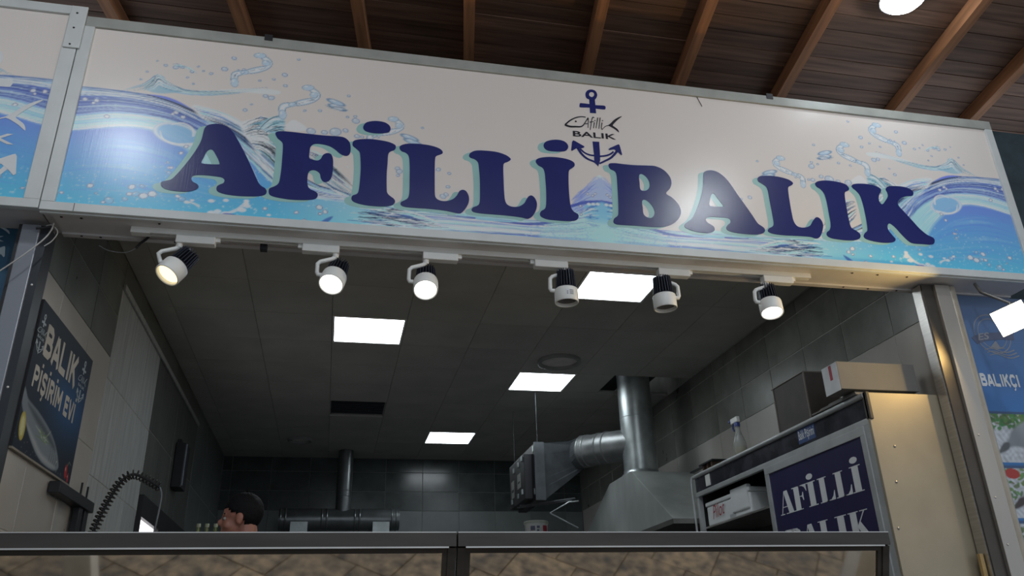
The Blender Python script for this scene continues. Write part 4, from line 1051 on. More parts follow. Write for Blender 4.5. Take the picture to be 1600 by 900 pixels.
LENS_W = emat('warm_spot_lens', (1.0, 0.80, 0.42), 2.2)
LENS_N = emat('neutral_spot_lens', (1.0, 0.96, 0.86), 5.0)
LENS_OFF = mat('dark_spot_lens', (0.10, 0.095, 0.09), 0.25)
SPOTS = [ # pivot x, box direction, arm side, axis, lens, label
    (-0.835, 1, -1, (-0.42, -0.36, -0.83), LENS_W, 'lit warm yellow track spotlight, leftmost under the sign and tilted most'),
    (-0.061, -1, -1, (-0.20, -0.50, -0.84), LENS_N, 'lit white track spotlight, second from the left, tilted towards the street'),
    (0.413, 1, -1, (-0.06, -0.52, -0.85), LENS_N, 'lit white track spotlight, third from the left, with the strongest glow'),
    (1.183, -1, -1, (0.0, 0.0, -1.0), LENS_OFF, 'unlit track spotlight with a printed sticker on its ring'),
    (1.754, 1, 1, (0.03, 0.0, -1.0), LENS_OFF, 'unlit track spotlight with its arm on the other side, before the bright ceiling panel'),
    (2.406, 1, -1, (-0.11, -0.26, -0.96), LENS_N, 'lit white track spotlight at the far end of the track near the tiled wall'),
]
for px, bdir, side, ax, lens, lb in SPOTS:
    P = Vector((px, TY, 3.462))
    t = thing('track_spotlight', P, lb, 'spotlight', 'spotlights on the track under the sign')
    x0, x1 = (px - 0.018, px + 0.172) if bdir > 0 else (px - 0.172, px + 0.018)
    ad = bx('adapter', WHITE_P, t, x0, x1, TY - 0.024, TY + 0.024, 3.428, 3.4715, 0.004)
    xe = x1 if bdir > 0 else x0
    bx('contact', WHITE_P, ad, min(xe, xe + bdir * 0.022), max(xe, xe + bdir * 0.022), TY - 0.008, TY + 0.008, 3.45, 3.4715)
    MB().lathe([(0.016, 0.0), (0.017, -0.012), (0.014, -0.022)], 14, (px, TY, 3.428)).build('pivot', WHITE_P, t)
    J = P + Vector((0.0, -0.012, -0.172))
    ax = Vector(ax).normalized()
    sd = Vector((side, 0, 0)); sd = (sd - ax * sd.dot(ax)).normalized()
    end = J + sd * 0.066
    arm = [(px, TY, 3.412), (px + side * 0.015, TY - 0.004, 3.398), (px + side * 0.075, TY - 0.012, 3.375), (px + side * 0.088, TY - 0.014, 3.36), tuple(end + sd * 0.024 + Vector((0, 0, 0.012))), tuple(end + sd * 0.018), tuple(end)]
    MB().tube(arm, [0.012, 0.012, 0.011, 0.011, 0.011, 0.012, 0.012], 10).build('arm', WHITE_P, t)
    hs = MB()
    hs.lathe([(0.001, -0.118), (0.030, -0.118), (0.030, -0.02), (0.054, -0.02), (0.054, -0.012)], 20, J, ax)
    u = ax.cross(Vector((0, 1, 0.2))).normalized(); w = ax.cross(u)
    for k in range(22):
        a = 2 * PI * k / 22
        rd = u * math.cos(a) + w * math.sin(a); tn = ax.cross(rd)
        b0 = J - ax * 0.122; b1 = J - ax * 0.020
        hs.hexa([b0 + rd * .026 - tn * .0018, b0 + rd * .050 - tn * .0018, b0 + rd * .050 + tn * .0018, b0 + rd * .026 + tn * .0018],
                [b1 + rd * .026 - tn * .0018, b1 + rd * .057 - tn * .0018, b1 + rd * .057 + tn * .0018, b1 + rd * .026 + tn * .0018])
    hs.build('heat_sink', DARKBLUE_METAL, t)
    hd = MB().lathe([(0.056, -0.014), (0.064, -0.008), (0.065, 0.0), (0.065, 0.066), (0.063, 0.069), (0.060, 0.069), (0.058, 0.060), (0.054, 0.045)], 28, J, ax).build('housing', WHITE_P, t)
    MB().lathe([(0.001, 0.044), (0.030, 0.046), (0.055, 0.050)], 24, J, ax).build('lens', lens, t)
    if lens is LENS_OFF and side < 0:
        fc = (Vector((0, -1, 0)) - ax * Vector((0, -1, 0)).dot(ax)).normalized(); tt = ax.cross(fc)
        st = MB(); ink = MB()
        for i in range(6):
            a0 = -0.35 + i * 0.7 / 6; a1 = a0 + 0.7 / 6
            d0 = fc * math.cos(a0) + tt * math.sin(a0); d1 = fc * math.cos(a1) + tt * math.sin(a1)
            st.add([J + d0 * .0655 + ax * .012, J + d1 * .0655 + ax * .012, J + d1 * .0655 + ax * .044, J + d0 * .0655 + ax * .044], [(0, 1, 2, 3)])
            if i in (0, 1, 2, 4):
                for h in (.016, .024, .031, .038):
                    if i == 4 and h < .02: continue
                    ink.add([J + d0 * .0659 + ax * h, J + d1 * .0659 + ax * h, J + d1 * .0659 + ax * (h + .003), J + d0 * .0659 + ax * (h + .003)], [(0, 1, 2, 3)])
        so = st.build('sticker', WHITE_V, hd, recalc=False); ink.build('sticker_print', INK, so, recalc=False)
    if lens is not LENS_OFF:
        ld = bpy.data.lights.new('spot_beam', 'SPOT')
        ld.energy = SPOT_W if lens is LENS_N else SPOT_W * 0.7
        ld.color = (1, 0.95, 0.86) if lens is LENS_N else (1, 0.8, 0.5)
        ld.spot_size = math.radians(75); ld.spot_blend = 0.6; ld.shadow_soft_size = 0.04
        lo = bpy.data.objects.new('spot_beam', ld); COL.objects.link(lo)
        lo.parent = t
        lo.location = J + ax * 0.075 - P
        lo.rotation_euler = ax.to_track_quat('-Z', 'Y').to_euler()

# loose wires at the sign's corner
CABLE = mat('white_cable', (0.45, 0.44, 0.42), 0.5)
def cable(name, pts, r, m, label):
    P = catmull(pts, 8, False)
    o = MB().tube(P, r, 6).build(name, m, None, origin=P[0])
    return tag(o, label, 'cable')
cable('white_wire', [(-1.425, 3.90, 3.49), (-1.43, 3.895, 3.44), (-1.455, 3.885, 3.38), (-1.52, 3.875, 3.29), (-1.60, 3.87, 3.20), (-1.72, 3.86, 3.06)], 0.0035, CABLE, 'thin white wire hanging from the sign corner across the grey post')
cable('white_wire', [(-1.46, 3.91, 3.475), (-1.435, 3.905, 3.48), (-1.405, 3.915, 3.45), (-1.42, 3.915, 3.40), (-1.448, 3.908, 3.365)], 0.003, CABLE, 'short looped white wire at the corner under the sign')
cable('black_wire_end', [(-1.50, 3.90, 3.455), (-1.47, 3.905, 3.462), (-1.43, 3.905, 3.47)], 0.006, BLACK_P, 'short black wire ends poking out above the grey post')
cable('grey_wire', [(-1.25, 4.06, 3.46), (-1.20, 4.06, 3.435), (-1.12, 4.05, 3.425), (-1.07, 4.045, 3.45), (-1.05, 4.04, 3.478)], 0.003, mat('grey_cable', (.2, .2, .2), .6), 'thin grey wire sagging below the sign edge near the first spotlight')
cable('black_tie', [(-1.07, 4.045, 3.45), (-1.05, 4.035, 3.475), (-1.02, 4.01, 3.489), (-1.0, 3.98, 3.495)], 0.007, BLACK_P, 'black taped wire joint on the sign underside near the track')

# ================================================================== market lamps under the roof
def market_lamp(x, y, z, lb, e=105.0, w=MARKET_LAMP_W):
    t = thing('market_lamp', (x, y, 5.20), lb, 'hanging lamp', 'bright lamps under the timber roof')
    MB().tube([(x, y, 5.308), (x, y, z + 0.05)], 0.045, 12).build('mount', STEEL_D, t)
    MB().lathe([(0.001, 0.065), (0.05, 0.065), (0.09, 0.06), (0.13, 0.045), (0.15, 0.02), (0.15, 0.0), (0.14, 0.0), (0.135, 0.02)], 24, (x, y, z)).build('shade', STEEL_D, t)
    MB().lathe([(0.13, 0.015), (0.125, -0.02), (0.09, -0.05), (0.04, -0.065), (0.001, -0.068)], 24, (x, y, z)).build('bulb', emat('white_lamp_globe_%d' % e, (0.86, 0.95, 1.0), e), t)
    if w <= 0: return
    ld = bpy.data.lights.new('lamp_light', 'POINT'); ld.energy = w; ld.color = (0.92, 0.96, 1.0); ld.shadow_soft_size = 0.13
    lo = bpy.data.objects.new('lamp_light', ld); COL.objects.link(lo); lo.parent = t; lo.location = (0, 0, z - 0.16 - 5.20)
market_lamp(3.375, 3.345, 5.235, 'dazzling white lamp fixed under the timber roof above the sign', e=30.0, w=0.0)
market_lamp(-1.73, 1.79, 5.21, 'white lamp mirrored in the blue end of the sign')
market_lamp(3.13, 1.60, 5.21, 'white lamp mirrored in the second half of the big lettering')
market_lamp(0.9, -0.75, 5.21, 'added white lamp farther back under the timber roof, brightening the sign', e=60.0, w=75.0)  # unseen lamp added to brighten the middle of the sign

# ---- warm floodlight under the end of the sign
fl = thing('flood_light', (3.75, 3.6, 3.15), 'dazzling warm floodlight under the end of the sign before the fish banner', 'floodlight')
n = Vector((-0.75, -0.50, -0.18)).normalized()
c = Vector((3.729, 3.60, 3.153))
ux = Vector((0.088, -0.145, 0.033)); ux = (ux - n * ux.dot(n)).normalized(); vz = n.cross(ux)
if vz.z < 0: vz = -vz
def quad(cc, a, b, d): return [cc - ux * a - vz * b + n * d, cc + ux * a - vz * b + n * d, cc + ux * a + vz * b + n * d, cc - ux * a + vz * b + n * d]
MB().hexa(quad(c, .075, .060, -.035), quad(c, .092, .078, -.004)).build('housing', STEEL_D, fl, 0.006)
MB().hexa(quad(c, .088, .074, -.004), quad(c, .086, .072, .002)).build('glass', emat('warm_flood_glass', (1.0, 0.84, 0.50), 14.0), fl)
MB().tube([c - n * .04 + vz * .0, c - n * .07 + Vector((0, 0, .10)), Vector((3.80, 3.83, 3.42)), Vector((3.80, 3.86, 3.4915))], 0.010, 8).build('arm', STEEL_D, fl)
for k in range(5):
    MB().hexa(quad(c + ux * (-.06 + .03 * k), .004, .045, -.055), quad(c + ux * (-.06 + .03 * k), .004, .05, -.030)).build('fin', STEEL_D, fl)
ld = bpy.data.lights.new('flood_beam', 'AREA'); ld.energy = FLOOD_W; ld.color = (1.0, 0.66, 0.22); ld.shape = 'RECTANGLE'; ld.size = 0.16; ld.size_y = 0.13
lo = bpy.data.objects.new('flood_beam', ld); COL.objects.link(lo); lo.parent = fl; lo.location = c + n * 0.006 - Vector(fl.location); lo.rotation_euler = n.to_track_quat('-Z', 'Y').to_euler()

# ================================================================== fish photo banner on the far front
fb = thing('photo_banner', (4.6, 4.03, 1.4), 'blue banner with pale lettering and photos of fish on ice behind the floodlight', 'banner')
FX0, FX1, FZ0, FZ1 = 3.752, 5.2, 1.4, 3.49
c5 = Canvas(FX0, FX1, FZ0, FZ1, 300, 430, (0.05, 0.16, 0.42))
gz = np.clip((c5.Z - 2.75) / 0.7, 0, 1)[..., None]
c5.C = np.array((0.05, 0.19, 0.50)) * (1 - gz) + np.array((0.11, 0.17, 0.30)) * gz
def photo(z0, z1, fishcol, green):
    sl = c5.win(FX0, FX1, z0, z1)
    X, Z = c5.X[sl], c5.Z[sl]
    nz_ = np.sin(X * 71 + 3 * np.sin(Z * 47)) * np.sin(Z * 83 + 2 * np.sin(X * 59)) + .5 * np.sin(X * 171 + Z * 91)
    base = 0.55 + 0.10 * nz_
    c5.C[sl] = base[..., None] * np.array((0.95, 1.0, 1.08))
    for _ in range(130):
        x, z = FX0 + rng.uniform(0, .3), (z1 - rng.uniform(0, .10) if not green else rng.uniform(z0 + .08, z1))
        if green and rng.random() < (x - FX0) * 2.0: continue
        c5.ell(x, z, rng.uniform(.01, .022), rng.uniform(.006, .012), (rng.uniform(.05, .16), rng.uniform(.14, .30), .06), .9, None, .003, rng.uniform(-1, 1))
    zc = (z0 + z1) / 2
    c5.poly([(FX0 + .06, zc - .08), (FX0 + .13, zc - .02), (FX0 + .20, zc + .06), (FX0 + .36, zc + .12), (FX0 + .62, zc + .10), (FX0 + .9, zc + .02), (FX0 + .6, zc - .06), (FX0 + .3, zc - .06), (FX0 + .16, zc - .05)], fishcol, 1, .008, True, np.array(fishcol) * 1.7)
    c5.poly([(FX0 + .05, zc - .09), (FX0 + .10, zc - .03), (FX0 + .14, zc - .03), (FX0 + .12, zc - .07)], np.array(fishcol) * .5, 1, .006)
    c5.stroke([(FX0, z0), (FX1, z0)], .02, .02, (0.04, 0.18, 0.46)); c5.stroke([(FX0, z1), (FX1, z1)], .016, .016, (0.05, 0.10, 0.22))
photo(2.415, 2.725, (0.20, 0.22, 0.24), False)
photo(2.10, 2.40, (0.12, 0.085, 0.085), True)
photo(1.78, 2.085, (0.16, 0.17, 0.18), True)
c5.ell(FX0 + .10, 2.36, .05, .03, (0.45, 0.04, 0.03), 1)
def fb_map(x, z): return np.stack([x, np.full_like(x, 4.03), z], -1)
fb_map.vec = True
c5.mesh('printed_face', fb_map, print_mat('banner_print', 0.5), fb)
bx('board', SOFFIT, fb, FX0, FX1, 4.032, 4.055, FZ0, FZ1)
block_letters('BALIKÇI', lambda u, v, d=0: (3.812 + 0.275 * u, 4.0292 - d, 2.890 + 0.078 * v), WHITE_V, fb, 0.26, 0.10)
# ring emblem with a ribbon and waves
EMB = mat('faint_gold_print', (0.26, 0.27, 0.30), 0.5)
ec = (3.99, 3.235)
em = MB()
for r0, r1 in ((.125, .132), (.098, .104)):
    em.prism([[(ec[0] + r1 * math.cos(i * PI / 20), ec[1] + r1 * math.sin(i * PI / 20)) for i in range(40)], [(ec[0] + r0 * math.cos(i * PI / 20), ec[1] + r0 * math.sin(i * PI / 20)) for i in range(40)]], lambda a, b, d: (a, 4.0295 - d, b), 0, .0005)
em.build('emblem_ring', EMB, fb)
em = MB()
em.prism([[(3.83, 3.20), (3.86, 3.16), (3.93, 3.185), (4.05, 3.20), (4.14, 3.20), (4.15, 3.25), (4.05, 3.25), (3.93, 3.235), (3.85, 3.215)]], lambda a, b, d: (a, 4.0289 - d, b), 0, .0005)
em.build('emblem_ribbon', mat('ribbon_print', (0.10, 0.12, 0.20), 0.5), fb)
em = MB()
for k in range(3):
    em.prism([ribbon([(3.90 + i * .022 + k * .012, 3.125 - k * .018 + .012 * math.sin(i * .7)) for i in range(11)], .004, .008)], lambda a, b, d: (a, 4.0289 - d, b), 0, .0005)
em.prism([[(3.95, 3.145), (4.0, 3.19), (4.02, 3.15), (4.06, 3.14), (4.0, 3.135)]], lambda a, b, d: (a, 4.0288 - d, b), 0, .0005)
em.build('emblem_waves', EMB, fb)
text_mb('ES', lambda u, v: (3.875 + 0.09 * u, 4.0282, 3.185 + 0.045 * v + .015 * u), 0.02, 0.2).build('emblem_lettering', EMB, fb)

# ================================================================== display counters with tilted mirrors
MIRR = mat('tilted_mirror', (0.70, 0.665, 0.61), 0.035, 1.0, 0.05, 3, rvar=0.02)
th = math.radians(20)
def counter(x0, x1, label, labelled_end):
    t = thing('display_counter', ((x0 + x1) / 2, 3.6, ZP), label, 'counter', 'steel fish counters in front of the shop')
    yt = 3.30
    bx('body', STEEL_D, t, x0, x1, yt + 0.10, 3.92, ZP, 1.20, 0.006)
    bx('top_rail', COUNTER_STEEL, t, x0, x1, yt - 0.012, yt + 0.05, 1.882, 1.933)
    bx('top_edge', STEEL, t, x0, x1, yt - 0.014, yt + 0.05, 1.9332, 1.937)
    bx('bead', STEEL, t, x0 + .03, x1 - .03, yt - 0.014, yt + 0.0, 1.8755, 1.8815)
    bx('top_shelf', STEEL, t, x0, x1, yt + 0.05, 3.92, 1.90, 1.93)
    def P(x, s, d):  # s metres down the tilted face from its top, d = proud of it
        return Vector((x, yt + 0.012 + s * math.sin(th) - d * math.cos(th), 1.882 - s * math.cos(th) - d * math.sin(th)))
    def bar(xa, xb, s0, s1, d0, d1): return MB().hexa([P(xa, s0, d0), P(xb, s0, d0), P(xb, s1, d0), P(xa, s1, d0)], [P(xa, s0, d1), P(xb, s0, d1), P(xb, s1, d1), P(xa, s1, d1)])
    H = 0.62
    for xa, xb in ((x0, x0 + 0.032), (x1 - 0.032, x1)):
        bar(xa, xb, 0, H, -0.02, 0.014).build('end_stile', COUNTER_STEEL, t)
    bar(x0 + .032, x1 - .032, 0.0, 0.022, -0.012, 0.008).build('inner_frame', COUNTER_STEEL, t)
    for xa, xb in ((x0 + .032, x0 + .052), (x1 - .052, x1 - .032)):
        bar(xa, xb, 0.022, H, -0.012, 0.008).build('inner_frame', COUNTER_STEEL, t)
    bar(x0, x1, H, H + .05, -0.02, 0.014).build('bottom_rail', COUNTER_STEEL, t)
    bar(x0 + .052, x1 - .052, 0.022, H, -0.010, 0.0).build('mirror', MIRR, t)
    for xa in (x0 + 0.02, x1 - 0.06):
        bx('corner_post', STEEL_D, t, xa, xa + 0.04, 3.84, 3.88, 1.20, 1.90)
counter(-1.95, 0.486, 'long steel framed counter with a tilted mirror, nearer the blue wall board', 0)
counter(0.493, 2.412, 'steel framed counter with a tilted mirror, in front of the lettered cabinet', 1)

# white blocks on the pavement that show in the mirrors
for x, y, lb in ((-1.45, 1.50, 'white square block standing on the stone slabs, mirrored near the coiled hose'), (3.80, 1.50, 'white square block on the stone slabs, mirrored at the counter end')):
    tag(MB().box(-.075, .075, -.075, .075, 0, .345).box(-.07, .07, -.07, .07, .345, .352).build('pavement_block', mat('white_gloss_block', (0.8, 0.79, 0.75), 0.5), None, 0.006), lb, 'block').location = (x, y, ZP)

# ================================================================== tall cabinet with sliding lettered door
cb = thing('grill_cabinet', (3.24, 5.25, ZF), 'tall stainless cabinet with dark header and navy lettered sliding door', 'cabinet')
CX, CY0, CY1, CZ = 2.99, 4.03, 6.47, 2.815
HDR = mat('dark_glass_header', (0.035, 0.035, 0.045), 0.22, 0, 0.5, 9)
ALU = mat('cabinet_aluminium', (0.46, 0.475, 0.475), 0.38, 0.35, 0.1)
SIDE = mat('cabinet_side_sheet', (0.36, 0.31, 0.225), 0.40, 0.35, 0.08, 4)  # warm tint puts the floodlight's yellow into the steel's colour
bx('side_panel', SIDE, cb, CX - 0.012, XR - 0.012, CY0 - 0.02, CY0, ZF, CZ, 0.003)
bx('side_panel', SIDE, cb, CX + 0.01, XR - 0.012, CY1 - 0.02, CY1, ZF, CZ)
bx('back_panel', STEEL_D, cb, XR - 0.03, XR - 0.012, CY0, CY1 - 0.02, ZF, CZ)
bx('top_panel', STEEL, cb, CX + 0.01, XR - 0.012, CY0, CY1 - 0.02, CZ - 0.02, CZ)
bx('bottom_panel', STEEL_D, cb, CX + 0.01, XR - 0.03, CY0, CY1 - 0.02, ZF, ZF + 0.12)
hd = bx('header', HDR, cb, CX, CX + 0.01, CY0, CY1 - 0.02, 2.668, 2.79)
MB().tube([(CX - 0.004, CY0 + 0.0, 2.802), (CX - 0.004, CY1 + 0.0, 2.802)], 0.017, 12).build('header_rail', ALU, cb)
bx('header_end', mat('dark_bronze_cap', (0.05, 0.04, 0.03), 0.4), cb, CX - 0.012, CX + 0.01, CY0 - 0.03, CY0 + 0.012, 2.655, 2.818, 0.004)
bx('track_rail', ALU, cb, CX - 0.012, CX + 0.02, CY0, CY1 - 0.02, 2.632, 2.668, 0.002)
bx('track_rail', ALU, cb, CX - 0.006, CX + 0.03, CY1 - 0.06, CY1 - 0.02, ZF + 0.1, 2.632)
bx('near_stile', ALU, cb, CX - 0.012, CX + 0.02, CY0 + 0.0005, CY0 + 0.055, ZF, 2.632)
sh = bx('shelf', STEEL, cb, CX + 0.025, XR - 0.035, CY0 + 0.01, CY1 - 0.03, 2.372, 2.386)
bx('shelf', STEEL, cb, CX + 0.025, XR - 0.035, CY0 + 0.01, CY1 - 0.03, 1.5, 1.514)
CAB_IN = mat('cabinet_inner_shade', (0.03, 0.03, 0.03), 0.7)  # near-black sheets put the shade inside the cabinet into colour
bx('inner_shade_sheet', CAB_IN, cb, XR - 0.034, XR - 0.030, CY0, CY1 - 0.02, ZF + 0.12, CZ - 0.02)
bx('inner_shade_sheet', CAB_IN, cb, CX + 0.02, XR - 0.034, CY1 - 0.024, CY1 - 0.0205, ZF + 0.12, CZ - 0.02)
bx('inner_shade_sheet', CAB_IN, cb, CX + 0.012, XR - 0.034, CY0, CY1 - 0.024, CZ - 0.024, CZ - 0.0205)
for y, z in ((4.0, 2.30), (4.0, 2.05), (4.0, 2.5)):
    MB().lathe([(0.001, 0), (0.008, 0.001), (0.006, 0.004), (0.001, 0.005)], 8, (CX + .07 + (z - 2.3) * .2, CY0 - .02, z), (0, -1, 0)).build('rivet', STEEL, cb)
# sliding door
DY0, DY1, DZ0, DZ1 = 4.075, 5.26, 1.35, 2.630
dr = bx('sliding_door', mat('navy_door_panel', (0.030, 0.028, 0.085), 0.28, 0, 0.08), cb, CX - 0.014, CX - 0.006, DY0 + .045, DY1 - .05, DZ0 + .05, DZ1 - .05)
for a, b, c_, d_ in ((DY0, DY1, DZ1 - .05, DZ1), (DY0, DY1, DZ0, DZ0 + .05), (DY0, DY0 + .045, DZ0 + .05, DZ1 - .05), (DY1 - .05, DY1, DZ0 + .05, DZ1 - .05)):
    bx('door_frame', ALU, dr, CX - 0.022, CX - 0.002, a, b, c_, d_, 0.002)
# poster serif letters on the door: outlines in a unit cell, reading towards the street end
def R4(a, b, c_, d_): return [(a, c_), (b, c_), (b, d_), (a, d_)]
GL = {
 'L': [[R4(.05, .60, 0, .035)], [R4(.05, .60, .965, 1)], [R4(.16, .48, .03, .97)], [[(.45, 0), (.96, 0), (.98, .36), (.95, .36), (.86, .16), (.72, .04), (.45, .035)]]],
 'I': [[R4(.02, .98, 0, .035)], [R4(.02, .98, .965, 1)], [R4(.22, .78, .03, .97)]],
 'F': [[R4(.02, .62, 0, .035)], [R4(.02, .6, .965, 1)], [R4(.14, .48, .03, .97)], [[(.45, 1), (.97, 1), (.98, .70), (.95, .70), (.86, .88), (.70, .965), (.45, .965)]], [[(.45, .54), (.64, .52), (.70, .36), (.74, .36), (.74, .70), (.70, .70), (.64, .56), (.45, .575)]]],
 'A': [[R4(0, .30, 0, .035)], [R4(.42, 1, 0, .035)], [[(.10, .03), (.15, .03), (.42, .90), (.62, .03), (.95, .03), (.66, 1), (.42, 1)]], [R4(.20, .60, .30, .335)]],
 'B': [[R4(.02, .55, 0, .035)], [R4(.02, .55, .965, 1)], [R4(.12, .42, .03, .97)], [[(.4, .965), (.70, .93), (.66, .60), (.4, .54), (.4, .575), (.56, .62), (.56, .88), (.4, .93)]],
       [[(.4, 1), (.75, .98), (.93, .86), (.92, .66), (.74, .56), (.60, .56), (.68, .68), (.68, .86), (.58, .95), (.4, .965)]],
       [[(.4, .56), (.78, .54), (.99, .42), (.99, .16), (.82, .02), (.4, 0), (.4, .035), (.60, .06), (.70, .16), (.70, .40), (.58, .52), (.4, .53)]]],
 'K': [[R4(.0, .50, 0, .035)], [R4(.0, .50, .965, 1)], [R4(.09, .40, .03, .97)], [R4(.58, .95, .965, 1)], [[(.38, .44), (.76, .97), (.81, .97), (.55, .60), (.92, .03), (.60, .03), (.38, .42)]], [R4(.52, 1, 0, .035)]],
}
def door_word(word, y_start, pitch, zb, hh, wd):
    for i, ch in enumerate(word):
        dot = ch == 'İ'
        g = GL['I' if ch in 'Iİ' else ch]
        mb = MB()
        w = wd * (0.62 if ch in 'Iİ' else 1.0)
        y0 = y_start - sum(pitch * (0.72 if c_ in 'Iİ' else 1.0) for c_ in word[:i])
        f = lambda a, b, d: (CX - 0.0145 - d, y0 - a * w, zb + b * hh)
        for lp in g: mb.prism(lp, f, 0, 0.001)
        if dot: mb.prism([[(.5 + .34 * math.cos(k * PI / 7), 1.22 + .125 * math.sin(k * PI / 7)) for k in range(14)]], f, 0, 0.001)
        mb.build('letter', WHITE_V, dr)
door_word('AFİLLİ', 5.135, 0.178, 2.285, 0.150, 0.182)
door_word('BALIK', 5.115, 0.195, 2.035, 0.150, 0.20)
# header sticker, switch, smudge
sk = bx('sticker', mat('blue_sticker', (0.02, 0.06, 0.20), 0.4), hd, CX - 0.002, CX - 0.0005, 4.585, 4.79, 2.690, 2.782)
text_mb('Balık Pişirimi', lambda u, v: (CX - 0.003, 4.78 - 0.185 * u, 2.698 + 0.075 * v), 0.01).build('sticker_lettering', WHITE_V, hd)
sw = bx('switch_plate', WHITE_P, hd, CX - 0.008, CX - 0.0005, 6.16, 6.24, 2.685, 2.775, 0.002)
MB().tube([(CX - 0.022, CY1 + 0.01, ZF), (CX - 0.022, CY1 + 0.01, 2.77), (CX - 0.012, CY1 + 0.01, 2.802)], 0.010, 8).build('end_rod', ALU, cb)
for k in range(3):
    MB().tube([(CX + 0.02 + k * .03, CY1 + 0.010, ZF), (CX + 0.02 + k * .03, CY1 + 0.010, 2.66)], 0.007, 8).build('end_rod', ALU, cb)

# foam boxes on the cabinet shelf
fbx = thing('foam_box', (3.2, 6.05, 2.386), 'white foam fish box with red scribble on the cabinet shelf', 'box')
def foam(t, y0, y1, x0, x1, z0, z1):
    bx('tub', FOAM, t, x0, x1, y0, y1, z0, z1 - 0.035, 0.012)
    bx('lid', FOAM, t, x0 - 0.008, x1 + 0.008, y0 - 0.008, y1 + 0.008, z1 - 0.0345, z1, 0.010)
    bx('handle_notch', mat('foam_shade', (0.45, 0.47, 0.48), 0.9), t, x0 - 0.0015, x0 + 0.01, (y0 + y1) / 2 - 0.12, (y0 + y1) / 2 - 0.02, z0 + 0.01, z0 + 0.035)
foam(fbx, 5.62, 6.38, 3.03, 3.40, 2.3865, 2.575)
bx('raised_corner', FOAM, fbx, 3.018, 3.06, 5.64, 5.92, 2.42, 2.600, 0.012)
text_mb('Pilot', lambda u, v: (3.0205, 6.26 - 0.22 * u, 2.425 + 0.105 * v + .02 * u), -0.004, 0.3).build('scribble', RED, fbx)
for k in range(3):
    o = bx('foam_tray', FOAM, None, 3.06, 3.36, 5.02, 5.42, 2.3865 + k * 0.042, 2.3865 + k * 0.042 + 0.038, 0.012, origin=(3.2, 5.2, 2.386))
    tag(o, ('lowest', 'middle', 'topmost')[k] + ' white foam tray of the small stack beside the scribbled foam box', 'tray', 'foam trays on the cabinet shelf')

# things on top of the cabinet
CZ0, CZ = CZ, CZ + 0.006
bbx = thing('black_crate', (3.13, 4.81, CZ), 'dark brown open box standing on the cabinet top', 'box')
DB = mat('dark_brown_board', (0.045, 0.036, 0.030), 0.55, 0, 0.3)
bx('bottom', DB, bbx, 2.995, 3.235, 4.61, 5.01, CZ + 0.001, CZ + 0.012)
for a in ((2.995, 3.007, 4.61, 5.01), (3.223, 3.235, 4.61, 5.01), (3.007, 3.223, 4.61, 4.622), (3.007, 3.223, 4.998, 5.01)):
    bx('side', DB, bbx, *a, CZ + 0.012, CZ + 0.315)
for x, y in ((2.995, 4.61), (2.995, 5.01), (3.235, 4.61)):
    MB().tube([(x, y, CZ + 0.005), (x, y, CZ + 0.32)], 0.006, 6).build('edge', mat('worn_edge', (0.16, 0.14, 0.12), 0.6), bbx)
for p, q_ in (((2.995, 4.61), (2.995, 5.03)), ((2.995, 4.61), (3.235, 4.61))):
    MB().tube([(p[0], p[1], CZ + .316), (q_[0], q_[1], CZ + .316)], 0.006, 6).build('rim', mat('worn_edge', (0.16, 0.14, 0.12), 0.6), bbx)
wbx = thing('white_carton', (3.15, 4.18, CZ + 0.03), 'long white carton with a red mark lying on sheets on the cabinet', 'box')
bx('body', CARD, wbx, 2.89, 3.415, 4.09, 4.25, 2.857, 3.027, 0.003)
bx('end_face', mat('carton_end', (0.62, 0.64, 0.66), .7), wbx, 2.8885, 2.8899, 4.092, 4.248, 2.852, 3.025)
bx('red_mark', RED, wbx, 2.887, 2.8884, 4.15, 4.175, 2.93, 3.02)
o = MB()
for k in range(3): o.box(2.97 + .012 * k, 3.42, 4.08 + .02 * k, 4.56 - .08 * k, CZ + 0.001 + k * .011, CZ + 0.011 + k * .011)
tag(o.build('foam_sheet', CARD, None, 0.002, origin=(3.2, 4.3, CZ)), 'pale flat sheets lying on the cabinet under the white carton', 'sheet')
sp = thing('spray_bottle', (3.06, 5.72, CZ), 'clear spray bottle with blue trigger half full of yellow liquid on the cabinet', 'bottle')
CLEAR = mat('clear_plastic', (0.50, 0.52, 0.50), 0.2, 0, 0.05, alpha=0.45)
MB().lathe([(0.001, 0.001), (0.044, 0.001), (0.050, 0.01), (0.050, 0.095), (0.040, 0.135), (0.024, 0.17), (0.019, 0.20), (0.019, 0.235)], 20, (3.06, 5.72, CZ)).build('bottle', CLEAR, sp)
MB().lathe([(0.001, 0.004), (0.043, 0.004), (0.046, 0.012), (0.046, 0.068), (0.001, 0.068)], 20, (3.06, 5.72, CZ)).build('liquid', mat('yellow_liquid', (0.36, 0.32, 0.16), 0.2), sp)
for k in range(5): MB().lathe([(0.021 + .003 * k, .195 - .012 * k), (0.024 + .003 * k, .190 - .012 * k), (0.021 + .0035 * k, .185 - .012 * k)], 16, (3.06, 5.72, CZ)).build('ridge', CLEAR, sp)
BLU = mat('blue_plastic', (0.03, 0.05, 0.22), 0.4)
hdd = MB().lathe([(0.022, 0.232), (0.022, 0.26), (0.017, 0.265)], 14, (3.06, 5.72, CZ)).build('collar', BLU, sp)
MB().box(3.045, 3.075, 5.69, 5.80, CZ + 0.265, CZ + 0.31).build('trigger_head', WHITE_P, sp, 0.006)
MB().box(3.05, 3.07, 5.80, 5.845, CZ + 0.288, CZ + 0.306).build('nozzle', BLU, sp, 0.003)
MB().tube([(3.06, 5.785, CZ + 0.27), (3.06, 5.795, CZ + 0.235), (3.06, 5.78, CZ + 0.21)], 0.007, 6).build('trigger', BLU, sp)
tg = thing('black_griddle', (3.04, 6.25, CZ), 'small dark iron grill tool lying at the far end of the cabinet top', 'tool')
